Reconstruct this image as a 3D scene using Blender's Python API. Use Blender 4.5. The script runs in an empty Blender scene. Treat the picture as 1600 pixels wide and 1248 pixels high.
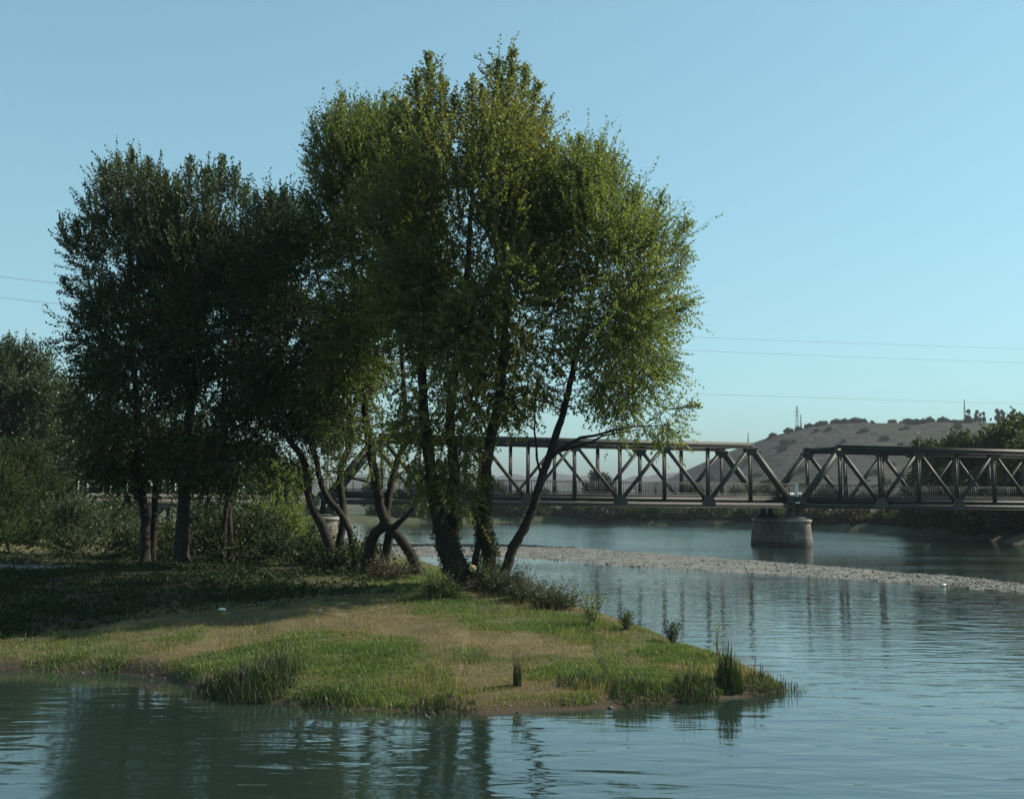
import bpy, math, random
import numpy as np
from mathutils import Matrix, Vector

SC = bpy.context.scene
COL = SC.collection
RNG = np.random.default_rng(11)
random.seed(5)
R = math.radians

# ------------------------------------------------------------------ camera
H = 4.2                      # eye height above the river
FPX = 1715.0                 # focal length in photo pixels (1600 wide)
PITCH = math.atan((789 - 624) / FPX)
ROLL = 0.0086
_F = np.array([0, math.cos(PITCH), math.sin(PITCH)])
_R0 = np.array([1.0, 0, 0])
_U0 = np.array([0, -math.sin(PITCH), math.cos(PITCH)])
_IX = _R0 * math.cos(ROLL) + _U0 * math.sin(ROLL)
_IU = _U0 * math.cos(ROLL) - _R0 * math.sin(ROLL)
CAMP = np.array([0, 0, H])


def ray(px, py):
    return _F * FPX + _IX * (px - 800) - _IU * (py - 624)


def at(px, py, Y):
    d = ray(px, py)
    return CAMP + d * (Y / d[1])


def on_plane(px, py, z=0.0):
    d = ray(px, py)
    return CAMP + d * ((z - H) / d[2])


def project(P):
    P = np.asarray(P, float) - CAMP
    dz = P @ _F
    return 800 + FPX * (P @ _IX) / dz, 624 - FPX * (P @ _IU) / dz


cam_d = bpy.data.cameras.new('camera')
cam = bpy.data.objects.new('camera', cam_d)
COL.objects.link(cam)
M = Matrix(((_IX[0], _IU[0], -_F[0], 0), (_IX[1], _IU[1], -_F[1], 0), (_IX[2], _IU[2], -_F[2], H), (0, 0, 0, 1)))
cam.matrix_world = M
cam_d.sensor_width = 36
cam_d.lens = 36 * FPX / 1600
cam_d.clip_end = 30000
cam_d.clip_start = 0.2
SC.camera = cam

# ------------------------------------------------------------------ light
SUN_AZ = R(72)               # clockwise from +Y (away from the camera) towards +X
SUN_EL = R(37)
SUN_DIR = Vector((math.sin(SUN_AZ) * math.cos(SUN_EL), math.cos(SUN_AZ) * math.cos(SUN_EL), math.sin(SUN_EL)))
ld = bpy.data.lights.new('sun', 'SUN')
ld.energy = 5.0
ld.angle = R(0.55)
ld.color = (1.0, 0.9, 0.74)
lo = bpy.data.objects.new('sun', ld)
COL.objects.link(lo)
lo.rotation_euler = SUN_DIR.to_track_quat('Z', 'Y').to_euler()
lo.location = (60, 10, 80)

W = bpy.data.worlds.new('World')
SC.world = W
W.use_nodes = True
nt = W.node_tree
nt.nodes.clear()
sky = nt.nodes.new('ShaderNodeTexSky')
sky.sky_type = 'NISHITA'
sky.sun_disc = False
sky.sun_elevation = SUN_EL
sky.sun_rotation = SUN_AZ
sky.air_density = 0.85
sky.dust_density = 0.35
sky.ozone_density = 1.3
tint = nt.nodes.new('ShaderNodeMix')
tint.data_type = 'RGBA'
tint.blend_type = 'MULTIPLY'
tint.inputs[0].default_value = 1.0
tint.inputs[7].default_value = (0.86, 1.05, 0.84, 1)
bg = nt.nodes.new('ShaderNodeBackground')
bg.inputs['Strength'].default_value = 0.115
wo = nt.nodes.new('ShaderNodeOutputWorld')
nt.links.new(sky.outputs[0], tint.inputs[6])
gam = nt.nodes.new('ShaderNodeGamma')
gam.inputs[1].default_value = 0.66
gain = nt.nodes.new('ShaderNodeMix')
gain.data_type = 'RGBA'
gain.blend_type = 'MULTIPLY'
gain.inputs[0].default_value = 1.0
gain.inputs[7].default_value = (1.18, 1.46, 1.57, 1)
nt.links.new(tint.outputs[2], gam.inputs[0])
nt.links.new(gam.outputs[0], gain.inputs[6])
nt.links.new(gain.outputs[2], bg.inputs[0])
nt.links.new(bg.outputs[0], wo.inputs[0])

SC.view_settings.view_transform = 'Standard'
SC.view_settings.look = 'None'
SC.view_settings.gamma = 1
SC.view_settings.exposure = 0.92
SC.render.engine = 'CYCLES'
SC.cycles.max_bounces = 8
SC.cycles.transparent_max_bounces = 8
SC.cycles.volume_bounces = 0
SC.cycles.use_denoising = True

# ------------------------------------------------------------------ mesh helpers


class MB:
    def __init__(s):
        s.parts = []

    def add(s, v, f, mat=0, var=None):
        v = np.asarray(v, float).reshape(-1, 3)
        f = np.asarray(f, int)
        if len(f) == 0:
            return
        if var is None:
            var = np.full(len(f), 0.5)
        s.parts.append((v, f, mat, var))

    def box(s, c, size, ax=None, mat=0):
        c = np.asarray(c, float)
        hx, hy, hz = np.asarray(size, float) / 2
        if ax is None:
            ax = np.eye(3)
        v = np.array([[x, y, z] for x in (-hx, hx) for y in (-hy, hy) for z in (-hz, hz)]) @ np.asarray(ax) + c
        s.add(v, [[0, 1, 3, 2], [4, 6, 7, 5], [0, 4, 5, 1], [2, 3, 7, 6], [0, 2, 6, 4], [1, 5, 7, 3]], mat)

    def beam(s, p0, p1, w, h, mat=0, up=(0, 0, 1)):
        p0 = np.asarray(p0, float)
        p1 = np.asarray(p1, float)
        d = p1 - p0
        L = np.linalg.norm(d)
        d = d / L
        side = np.cross(d, up)
        side /= np.linalg.norm(side)
        u = np.cross(side, d)
        s.box((p0 + p1) / 2, (L, w, h), np.array([d, side, u]), mat)

    def tube(s, pts, rad, sides=8, mat=0, knob=0.0, rng=None):
        pts = np.asarray(pts, float)
        n = len(pts)
        rad = np.broadcast_to(np.asarray(rad, float), (n,))
        tan = np.gradient(pts, axis=0)
        tan /= np.linalg.norm(tan, axis=1)[:, None] + 1e-9
        ref = np.array([0.31, 0.95, 0.05])
        a = np.cross(tan, ref)
        a /= np.linalg.norm(a, axis=1)[:, None] + 1e-9
        b = np.cross(tan, a)
        th = np.linspace(0, 2 * math.pi, sides, endpoint=False)
        rr = rad[:, None] * np.ones((n, sides))
        if knob and rng is not None:
            rr = rr * (1 + knob * rng.standard_normal((n, sides)))
        v = pts[:, None, :] + rr[:, :, None] * (np.cos(th)[None, :, None] * a[:, None, :] + np.sin(th)[None, :, None] * b[:, None, :])
        i = np.arange(n - 1)[:, None] * sides
        j = np.arange(sides)[None, :]
        j2 = (j + 1) % sides
        f = np.stack([i + j, i + j2, i + sides + j2, i + sides + j], -1).reshape(-1, 4)
        s.add(v.reshape(-1, 3), f, mat)
        c = np.vstack([v[-1], pts[-1:] + tan[-1:] * rad[-1]])
        s.add(c, [[k, (k + 1) % sides, sides] for k in range(sides)], mat)

    def build(s, name, mats, parent=None, smooth=False, varname=None):
        me = bpy.data.meshes.new(name)
        V, LV, LS, MI, VA = [], [], [], [], []
        vo = lo_ = 0
        for v, f, m, var in s.parts:
            V.append(v)
            LV.append((f + vo).reshape(-1))
            k = f.shape[1]
            LS.append(lo_ + np.arange(len(f)) * k)
            MI.append(np.full(len(f), m))
            VA.append(np.asarray(var, float))
            vo += len(v)
            lo_ += f.size
        V = np.concatenate(V)
        LV = np.concatenate(LV)
        LS = np.concatenate(LS)
        MI = np.concatenate(MI)
        me.vertices.add(len(V))
        me.vertices.foreach_set('co', V.astype(np.float32).ravel())
        me.loops.add(len(LV))
        me.loops.foreach_set('vertex_index', LV.astype(np.int32))
        me.polygons.add(len(LS))
        me.polygons.foreach_set('loop_start', LS.astype(np.int32))
        me.polygons.foreach_set('material_index', MI.astype(np.int32))
        if smooth:
            me.polygons.foreach_set('use_smooth', np.ones(len(LS), bool))
        if varname:
            at_ = me.attributes.new(varname, 'FLOAT', 'FACE')
            at_.data.foreach_set('value', np.concatenate(VA).astype(np.float32))
        me.update(calc_edges=True)
        me.validate()
        for m in (mats if isinstance(mats, (list, tuple)) else [mats]):
            me.materials.append(m)
        o = bpy.data.objects.new(name, me)
        COL.objects.link(o)
        if parent is not None:
            o.parent = parent
            o.matrix_parent_inverse = Matrix.Identity(4)
            o.location = -parent.location
        return o


def tag(o, label=None, cat=None, group=None, kind=None):
    if label:
        o['label'] = label
    if cat:
        o['category'] = cat
    if group:
        o['group'] = group
    if kind:
        o['kind'] = kind
    return o


def thing(name, loc, label, cat, group=None):
    o = bpy.data.objects.new(name, None)
    o.empty_display_size = 0.5
    o.location = [float(c) for c in loc]
    COL.objects.link(o)
    return tag(o, label, cat, group)


def dup(root, loc, rz=0.0, sc=1.0, label=None, group=None):
    r = root.copy()
    COL.objects.link(r)
    r.location = [float(c) for c in loc]
    r.rotation_euler = (0, 0, rz)
    r.scale = (sc, sc, sc) if not isinstance(sc, (tuple, list)) else sc
    if label:
        r['label'] = label
    if group:
        r['group'] = group
    for ch in list(root.children):
        c = ch.copy()
        COL.objects.link(c)
        c.parent = r
        for g in list(ch.children):
            d = g.copy()
            COL.objects.link(d)
            d.parent = c
    return r


def unit(a):
    return a / (np.linalg.norm(a, axis=-1, keepdims=True) + 1e-9)


_sn = np.random.default_rng(3)
_snk = _sn.normal(size=(24, 2))
_snp = _sn.random(24) * 6.28


def noise2(x, y, scale=1.0):
    """cheap smooth noise, about -1..1"""
    x = np.asarray(x, float) / scale
    y = np.asarray(y, float) / scale
    out = 0
    for k in range(12):
        out = out + np.sin(_snk[k, 0] * x * 2.2 + _snk[k, 1] * y * 2.2 + _snp[k])
    return out / 4.0


def smooth(t):
    t = np.clip(t, 0, 1)
    return t * t * (3 - 2 * t)


def in_poly(x, y, poly):
    x = np.asarray(x, float)
    y = np.asarray(y, float)
    inside = np.zeros(x.shape, bool)
    n = len(poly)
    for i in range(n):
        x0, y0 = poly[i]
        x1, y1 = poly[(i + 1) % n]
        if y0 == y1:
            continue
        c = ((y0 > y) != (y1 > y)) & (x < (x1 - x0) * (y - y0) / (y1 - y0) + x0)
        inside ^= c
    return inside


def line_dist(x, y, pts, closed=False):
    x = np.asarray(x, float)
    y = np.asarray(y, float)
    d = np.full(x.shape, 1e9)
    n = len(pts)
    for i in range(n if closed else n - 1):
        ax, ay = pts[i][:2]
        bx, by = pts[(i + 1) % n][:2]
        vx, vy = bx - ax, by - ay
        t = np.clip(((x - ax) * vx + (y - ay) * vy) / (vx * vx + vy * vy + 1e-12), 0, 1)
        d = np.minimum(d, np.hypot(x - ax - t * vx, y - ay - t * vy))
    return d


def spline(pts, n):
    """Catmull-Rom through pts (k,3) -> n samples"""
    P = np.asarray(pts, float)
    P = np.vstack([2 * P[0] - P[1], P, 2 * P[-1] - P[-2]])
    k = len(P) - 3
    u = np.linspace(0, k - 1e-6, n)
    i = u.astype(int)
    t = (u - i)[:, None]
    p0, p1, p2, p3 = P[i], P[i + 1], P[i + 2], P[i + 3]
    return 0.5 * (2 * p1 + (p2 - p0) * t + (2 * p0 - 5 * p1 + 4 * p2 - p3) * t * t + (3 * p1 - p0 - 3 * p2 + p3) * t ** 3)


# ------------------------------------------------------------------ materials
def newmat(name):
    m = bpy.data.materials.new(name)
    m.use_nodes = True
    m.node_tree.nodes.clear()
    return m, m.node_tree


def N(t, kind, **kw):
    n = t.nodes.new(kind)
    for k, v in kw.items():
        setattr(n, k, v)
    return n


def noise_node(t, scale, detail=4, rough=0.55, vec=None, dist=0.0):
    n = N(t, 'ShaderNodeTexNoise')
    n.inputs['Scale'].default_value = scale
    n.inputs['Detail'].default_value = detail
    n.inputs['Roughness'].default_value = rough
    n.inputs['Distortion'].default_value = dist
    if vec is not None:
        t.links.new(vec, n.inputs['Vector'])
    return n


def ramp(t, fac, stops):
    r = N(t, 'ShaderNodeValToRGB')
    while len(r.color_ramp.elements) < len(stops):
        r.color_ramp.elements.new(0.5)
    for e, (p, c) in zip(r.color_ramp.elements, stops):
        e.position = p
        e.color = (*c, 1) if len(c) == 3 else c
    t.links.new(fac, r.inputs[0])
    return r


def mixc(t, fac, a, b, mode='MIX'):
    m = N(t, 'ShaderNodeMix', data_type='RGBA', blend_type=mode)
    for i, v in ((0, fac), (6, a), (7, b)):
        if isinstance(v, (int, float)):
            m.inputs[i].default_value = v
        elif isinstance(v, tuple):
            m.inputs[i].default_value = (*v, 1)
        else:
            t.links.new(v, m.inputs[i])
    return m.outputs[2]


def surf(name, stops, scale=3.0, rough=0.85, bump=0.3, bumpdist=0.02, metal=0.0, coords='Object', scale2=None, spec=0.3):
    m, t = newmat(name)
    tc = N(t, 'ShaderNodeTexCoord')
    n1 = noise_node(t, scale, 6, 0.6, tc.outputs[coords])
    c = ramp(t, n1.outputs[0], stops).outputs[0]
    if scale2:
        n2 = noise_node(t, scale2, 3, 0.6, tc.outputs[coords])
        g = ramp(t, n2.outputs[0], [(0.3, (0.65, 0.65, 0.65)), (0.7, (1.2, 1.2, 1.2))]).outputs[0]
        c = mixc(t, 1.0, c, g, 'MULTIPLY')
    p = N(t, 'ShaderNodeBsdfPrincipled')
    p.inputs['Roughness'].default_value = rough
    p.inputs['Metallic'].default_value = metal
    p.inputs['Specular IOR Level'].default_value = spec
    t.links.new(c, p.inputs['Base Color'])
    b = N(t, 'ShaderNodeBump')
    b.inputs['Strength'].default_value = bump
    b.inputs['Distance'].default_value = bumpdist
    nb = noise_node(t, scale * 4, 5, 0.65, tc.outputs[coords])
    t.links.new(nb.outputs[0], b.inputs['Height'])
    t.links.new(b.outputs[0], p.inputs['Normal'])
    o = N(t, 'ShaderNodeOutputMaterial')
    t.links.new(p.outputs[0], o.inputs[0])
    return m


def leafmat(name, stops, trans=0.38, tcol=(1.25, 1.35, 0.6), gloss=0.022, rough=0.5):
    """stops: colours over the per-leaf random value"""
    m, t = newmat(name)
    a = N(t, 'ShaderNodeAttribute', attribute_name='var')
    c = ramp(t, a.outputs['Fac'], stops).outputs[0]
    d = N(t, 'ShaderNodeBsdfDiffuse')
    t.links.new(c, d.inputs[0])
    tr = N(t, 'ShaderNodeBsdfTranslucent')
    t.links.new(mixc(t, 1.0, c, tcol, 'MULTIPLY'), tr.inputs[0])
    mx = N(t, 'ShaderNodeMixShader')
    mx.inputs[0].default_value = trans
    t.links.new(d.outputs[0], mx.inputs[1])
    t.links.new(tr.outputs[0], mx.inputs[2])
    g = N(t, 'ShaderNodeBsdfGlossy')
    g.inputs['Roughness'].default_value = rough
    mg = N(t, 'ShaderNodeMixShader')
    mg.inputs[0].default_value = gloss
    t.links.new(mx.outputs[0], mg.inputs[1])
    t.links.new(g.outputs[0], mg.inputs[2])
    o = N(t, 'ShaderNodeOutputMaterial')
    t.links.new(mg.outputs[0], o.inputs[0])
    return m


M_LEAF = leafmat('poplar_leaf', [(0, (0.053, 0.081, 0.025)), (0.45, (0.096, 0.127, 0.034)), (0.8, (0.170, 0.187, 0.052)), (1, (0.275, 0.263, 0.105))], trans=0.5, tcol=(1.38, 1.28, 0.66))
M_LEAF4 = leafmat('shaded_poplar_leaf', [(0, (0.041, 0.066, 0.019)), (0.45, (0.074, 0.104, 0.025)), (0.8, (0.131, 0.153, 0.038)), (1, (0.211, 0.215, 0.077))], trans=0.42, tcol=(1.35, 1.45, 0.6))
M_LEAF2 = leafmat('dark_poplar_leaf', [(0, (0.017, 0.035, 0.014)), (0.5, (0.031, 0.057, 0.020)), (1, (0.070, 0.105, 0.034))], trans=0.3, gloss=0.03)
M_LEAF3 = leafmat('willow_leaf', [(0, (0.059, 0.093, 0.027)), (0.5, (0.108, 0.153, 0.042)), (1, (0.216, 0.239, 0.081))], trans=0.5, tcol=(1.34, 1.32, 0.62))
M_BUSH = leafmat('bush_leaf', [(0, (0.012, 0.028, 0.009)), (0.5, (0.023, 0.046, 0.013)), (1, (0.052, 0.082, 0.022))], trans=0.3, gloss=0.008)
M_FAR = leafmat('far_leaf', [(0, (0.018, 0.032, 0.012)), (0.5, (0.034, 0.054, 0.020)), (1, (0.075, 0.09, 0.033))], gloss=0.02)
M_BROWN = leafmat('dry_leaf', [(0, (0.028, 0.024, 0.012)), (0.5, (0.05, 0.044, 0.022)), (1, (0.11, 0.09, 0.045))], trans=0.25, tcol=(1.1, 1.0, 0.8))
M_IVY = leafmat('ivy_leaf', [(0, (0.013, 0.025, 0.009)), (0.6, (0.025, 0.047, 0.014)), (1, (0.051, 0.072, 0.021))], trans=0.15, gloss=0.015, rough=0.5)
M_GRASS = leafmat('grass_blade', [(0, (0.063, 0.110, 0.027)), (0.33, (0.099, 0.144, 0.040)), (0.5, (0.119, 0.131, 0.048)), (0.72, (0.163, 0.131, 0.064)), (1, (0.261, 0.197, 0.107))], trans=0.45, tcol=(1.3, 1.3, 0.6), gloss=0.03)
M_SEDGE = leafmat('sedge_blade', [(0, (0.020, 0.035, 0.012)), (0.6, (0.04, 0.06, 0.02)), (1, (0.10, 0.085, 0.045))], trans=0.2, gloss=0.03)
M_BARK = surf('bark', [(0.25, (0.010, 0.009, 0.007)), (0.6, (0.030, 0.025, 0.021)), (0.85, (0.062, 0.055, 0.046))], 7, 0.95, 0.9, 0.05)
M_TWIG = surf('twig_bark', [(0.3, (0.05, 0.04, 0.03)), (0.7, (0.10, 0.085, 0.065))], 9, 0.9, 0.3)
M_CUT = surf('cut_wood', [(0.3, (0.42, 0.27, 0.12)), (0.7, (0.55, 0.38, 0.2))], 12, 0.8, 0.2)
M_STEEL = surf('painted_steel', [(0.25, (0.012, 0.017, 0.014)), (0.6, (0.020, 0.028, 0.023)), (0.85, (0.033, 0.028, 0.020))], 1.3, 0.6, 0.15, 0.01, scale2=0.25)
M_STEELL = surf('weathered_steel', [(0.25, (0.025, 0.030, 0.027)), (0.6, (0.040, 0.044, 0.041)), (0.85, (0.040, 0.032, 0.025))], 1.3, 0.65, 0.15, 0.01, scale2=0.3)
M_RAIL = surf('grey_railing', [(0.3, (0.043, 0.044, 0.043)), (0.7, (0.072, 0.074, 0.071))], 3, 0.7, 0.1)
M_DECK = surf('deck_concrete', [(0.3, (0.04, 0.04, 0.037)), (0.7, (0.07, 0.07, 0.065))], 0.8, 0.9, 0.3, scale2=0.2)
M_CONC = surf('pale_concrete', [(0.25, (0.20, 0.195, 0.175)), (0.55, (0.32, 0.31, 0.285)), (0.8, (0.42, 0.41, 0.38))], 1.2, 0.9, 0.5, 0.03, scale2=0.35)
M_COPE = surf('coping_stone', [(0.25, (0.16, 0.155, 0.135)), (0.8, (0.34, 0.33, 0.29))], 1.2, 0.9, 0.4, 0.03, scale2=0.4)
M_CONCD = surf('dark_concrete', [(0.25, (0.07, 0.07, 0.062)), (0.7, (0.14, 0.135, 0.12))], 0.8, 0.9, 0.4, 0.03, scale2=0.3)
M_POST = surf('white_paint', [(0.3, (0.5, 0.49, 0.45)), (0.7, (0.68, 0.67, 0.62))], 4, 0.7, 0.1)
M_STONE = surf('pale_stone', [(0.3, (0.26, 0.25, 0.22)), (0.7, (0.5, 0.48, 0.44))], 9, 0.9, 0.4)
M_PEB = surf('river_pebble', [(0.3, (0.067, 0.067, 0.062)), (0.7, (0.196, 0.196, 0.175))], 2.5, 0.9, 0.3)
M_ROOF = surf('clay_roof', [(0.3, (0.20, 0.085, 0.05)), (0.7, (0.32, 0.15, 0.09))], 2, 0.9, 0.3)
M_WALL = surf('house_plaster', [(0.3, (0.42, 0.40, 0.36)), (0.7, (0.58, 0.56, 0.52))], 1, 0.9, 0.1)
M_GLASS = surf('dark_window', [(0.3, (0.02, 0.022, 0.025)), (0.7, (0.035, 0.04, 0.045))], 1, 0.15, 0.0)
M_WIRE = surf('wire', [(0.3, (0.03, 0.03, 0.03)), (0.7, (0.05, 0.05, 0.05))], 1, 0.6, 0.0)


def mat_masonry():
    m, t = newmat('pier_masonry')
    tc = N(t, 'ShaderNodeTexCoord')
    mp = N(t, 'ShaderNodeMapping')
    mp.inputs['Rotation'].default_value = (R(90), 0, 0)
    t.links.new(tc.outputs['Object'], mp.inputs[0])
    n1 = noise_node(t, 1.1, 7, 0.65, tc.outputs['Object'])
    c = ramp(t, n1.outputs[0], [(0.25, (0.06, 0.054, 0.042)), (0.5, (0.13, 0.12, 0.098)), (0.8, (0.25, 0.235, 0.20))]).outputs[0]
    # tide stain: damp, algae-dark stone near the water line, ragged edge
    sx = N(t, 'ShaderNodeSeparateXYZ')
    t.links.new(tc.outputs['Object'], sx.inputs[0])
    nz = noise_node(t, 1.6, 4, 0.6, tc.outputs['Object'])
    ad = N(t, 'ShaderNodeMath', operation='MULTIPLY_ADD')
    t.links.new(nz.outputs[0], ad.inputs[0])
    ad.inputs[1].default_value = -0.7
    t.links.new(sx.outputs[2], ad.inputs[2])
    st = ramp(t, ad.outputs[0], [(0.0, (0.34, 0.35, 0.28)), (0.3, (1, 1, 1))])
    c = mixc(t, 1.0, c, st.outputs[0], 'MULTIPLY')
    p = N(t, 'ShaderNodeBsdfPrincipled')
    p.inputs['Roughness'].default_value = 0.9
    t.links.new(c, p.inputs['Base Color'])
    b = N(t, 'ShaderNodeBump')
    b.inputs['Strength'].default_value = 0.6
    b.inputs['Distance'].default_value = 0.05
    cx = N(t, 'ShaderNodeMath', operation='ADD')
    t.links.new(sx.outputs[0], cx.inputs[0])
    t.links.new(sx.outputs[1], cx.inputs[1])
    cv = N(t, 'ShaderNodeCombineXYZ')
    t.links.new(cx.outputs[0], cv.inputs[0])
    t.links.new(sx.outputs[2], cv.inputs[1])
    br = N(t, 'ShaderNodeTexBrick')
    br.inputs['Scale'].default_value = 1.0
    br.inputs['Brick Width'].default_value = 0.95
    br.inputs['Row Height'].default_value = 0.42
    br.inputs['Mortar Size'].default_value = 0.03
    br.inputs['Color1'].default_value = (1.15, 1.12, 1.05, 1)
    br.inputs['Color2'].default_value = (0.72, 0.72, 0.70, 1)
    br.inputs['Mortar'].default_value = (0.45, 0.44, 0.40, 1)
    t.links.new(cv.outputs[0], br.inputs['Vector'])
    t.links.new(mixc(t, 1.0, c, br.outputs['Color'], 'MULTIPLY'), p.inputs['Base Color'])
    ih = N(t, 'ShaderNodeMath', operation='SUBTRACT')
    ih.inputs[0].default_value = 1.0
    t.links.new(br.outputs['Fac'], ih.inputs[1])
    t.links.new(ih.outputs[0], b.inputs['Height'])
    t.links.new(b.outputs[0], p.inputs['Normal'])
    o = N(t, 'ShaderNodeOutputMaterial')
    t.links.new(p.outputs[0], o.inputs[0])
    return m


M_PIER = mat_masonry()


def mat_land():
    m, t = newmat('islet_turf')
    tc = N(t, 'ShaderNodeTexCoord')
    co = tc.outputs['Object']
    g = N(t, 'ShaderNodeAttribute', attribute_name='lush')
    s = N(t, 'ShaderNodeAttribute', attribute_name='sand')
    n1 = noise_node(t, 1.3, 8, 0.7, co)
    n2 = noise_node(t, 9.0, 6, 0.7, co)
    dry = ramp(t, n1.outputs[0], [(0.28, (0.055, 0.048, 0.024)), (0.5, (0.098, 0.080, 0.044)), (0.72, (0.160, 0.126, 0.075))]).outputs[0]
    grn = ramp(t, n1.outputs[0], [(0.3, (0.028, 0.042, 0.014)), (0.6, (0.05, 0.075, 0.022)), (0.8, (0.08, 0.085, 0.035))]).outputs[0]
    c = mixc(t, g.outputs['Fac'], dry, grn)
    lt = N(t, 'ShaderNodeAttribute', attribute_name='shade_litter')
    c = mixc(t, lt.outputs['Fac'], c, ramp(t, n1.outputs[0], [(0.3, (0.016, 0.014, 0.009)), (0.7, (0.045, 0.037, 0.022))]).outputs[0])  # shade under the grove put into the turf colour as dark leaf litter
    sd = ramp(t, n2.outputs[0], [(0.3, (0.11, 0.10, 0.085)), (0.7, (0.21, 0.195, 0.17))]).outputs[0]
    c = mixc(t, s.outputs['Fac'], c, sd)
    sp = ramp(t, n2.outputs[0], [(0.3, (0.6, 0.6, 0.6)), (0.7, (1.25, 1.25, 1.25))]).outputs[0]
    c = mixc(t, 0.8, c, sp, 'MULTIPLY')
    # wet mud just above the water
    sx = N(t, 'ShaderNodeSeparateXYZ')
    t.links.new(co, sx.inputs[0])
    wet = ramp(t, sx.outputs[2], [(0.0, (1, 1, 1)), (0.08, (1, 1, 1)), (0.27, (0, 0, 0))])
    c = mixc(t, wet.outputs[0], c, (0.046, 0.036, 0.024))
    p = N(t, 'ShaderNodeBsdfPrincipled')
    p.inputs['Roughness'].default_value = 0.95
    p.inputs['Specular IOR Level'].default_value = 0.2
    t.links.new(c, p.inputs['Base Color'])
    b = N(t, 'ShaderNodeBump')
    b.inputs['Strength'].default_value = 0.8
    b.inputs['Distance'].default_value = 0.05
    t.links.new(n2.outputs[0], b.inputs['Height'])
    t.links.new(b.outputs[0], p.inputs['Normal'])
    o = N(t, 'ShaderNodeOutputMaterial')
    t.links.new(p.outputs[0], o.inputs[0])
    return m


M_LAND = mat_land()
M_GROUND = surf('far_ground', [(0.25, (0.020, 0.028, 0.011)), (0.55, (0.040, 0.048, 0.020)), (0.8, (0.085, 0.076, 0.045))], 0.09, 0.95, 0.5, 0.3, scale2=0.6)
M_HILL = surf('scrub_hill', [(0.32, (0.008, 0.014, 0.008)), (0.46, (0.014, 0.021, 0.012)), (0.53, (0.040, 0.038, 0.028)), (0.60, (0.012, 0.018, 0.010)), (0.74, (0.034, 0.036, 0.025))], 0.045, 0.95, 1.0, 6.0, scale2=0.16)
M_DHILL = surf('distant_hill', [(0.3, (0.035, 0.05, 0.03)), (0.7, (0.07, 0.08, 0.05))], 0.003, 0.95, 0.3, 3.0)
M_GRAVEL = surf('gravel', [(0.3, (0.085, 0.086, 0.079)), (0.5, (0.129, 0.131, 0.119)), (0.72, (0.186, 0.186, 0.170))], 3.5, 0.95, 0.9, 0.08, scale2=0.5)


def mat_water():
    m, t = newmat('river_water')
    tc = N(t, 'ShaderNodeTexCoord')

    def mapped(sx, sy, rz=0.0):
        mp = N(t, 'ShaderNodeMapping')
        mp.inputs['Scale'].default_value = (sx, sy, 1)
        mp.inputs['Rotation'].default_value = (0, 0, rz)
        t.links.new(tc.outputs['Object'], mp.inputs[0])
        return mp.outputs[0]
    n1 = noise_node(t, 1.0, 2, 0.5, mapped(0.55, 1.5, R(-14)), 0.6)      # long low ripples
    n2 = noise_node(t, 1.0, 3, 0.6, mapped(2.2, 5.0, R(6)), 0.4)         # wind ripples
    n0 = noise_node(t, 1.0, 3, 0.5, mapped(0.045, 0.12, R(-10)), 0.5)    # calm and ruffled streaks
    st = ramp(t, n0.outputs[0], [(0.38, (0.25, 0.25, 0.25)), (0.62, (1, 1, 1))]).outputs[0]
    # sheltered water west of the islet is calmer
    sx = N(t, 'ShaderNodeSeparateXYZ')
    t.links.new(tc.outputs['Object'], sx.inputs[0])
    mr = N(t, 'ShaderNodeMapRange')
    mr.inputs['From Min'].default_value = -9
    mr.inputs['From Max'].default_value = 5
    mr.inputs['To Min'].default_value = 0.2
    mr.inputs['To Max'].default_value = 1.0
    t.links.new(sx.outputs[0], mr.inputs[0])
    m1 = N(t, 'ShaderNodeMath', operation='MULTIPLY')
    t.links.new(n2.outputs[0], m1.inputs[0])
    t.links.new(st, m1.inputs[1])
    # the open reach under the bridge is more ruffled
    mr3 = N(t, 'ShaderNodeMapRange')
    mr3.inputs['From Min'].default_value = 50
    mr3.inputs['From Max'].default_value = 105
    mr3.inputs['To Min'].default_value = 1.0
    mr3.inputs['To Max'].default_value = 4.5
    t.links.new(sx.outputs[1], mr3.inputs[0])
    mf = N(t, 'ShaderNodeMath', operation='MULTIPLY')
    t.links.new(m1.outputs[0], mf.inputs[0])
    t.links.new(mr3.outputs[0], mf.inputs[1])
    m1 = mf
    m1b = N(t, 'ShaderNodeMath', operation='MULTIPLY')
    t.links.new(m1.outputs[0], m1b.inputs[0])
    t.links.new(mr.outputs[0], m1b.inputs[1])
    m2 = N(t, 'ShaderNodeMath', operation='MULTIPLY_ADD')
    t.links.new(m1b.outputs[0], m2.inputs[0])
    m2.inputs[1].default_value = 0.28
    mr2 = N(t, 'ShaderNodeMapRange')
    mr2.inputs['From Min'].default_value = -11
    mr2.inputs['From Max'].default_value = -2
    mr2.inputs['To Min'].default_value = 0.4
    t.links.new(sx.outputs[0], mr2.inputs[0])
    m3 = N(t, 'ShaderNodeMath', operation='MULTIPLY')
    t.links.new(n1.outputs[0], m3.inputs[0])
    t.links.new(mr2.outputs[0], m3.inputs[1])
    t.links.new(m3.outputs[0], m2.inputs[2])
    b = N(t, 'ShaderNodeBump')
    b.inputs['Strength'].default_value = 1.0
    b.inputs['Distance'].default_value = 0.027
    t.links.new(m2.outputs[0], b.inputs['Height'])
    p = N(t, 'ShaderNodeBsdfPrincipled')
    p.inputs['Base Color'].default_value = (0.014, 0.025, 0.020, 1)
    p.inputs['Roughness'].default_value = 0.04
    p.inputs['IOR'].default_value = 1.78
    t.links.new(b.outputs[0], p.inputs['Normal'])
    o = N(t, 'ShaderNodeOutputMaterial')
    t.links.new(p.outputs[0], o.inputs[0])
    return m


M_WATER = mat_water()

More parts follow.
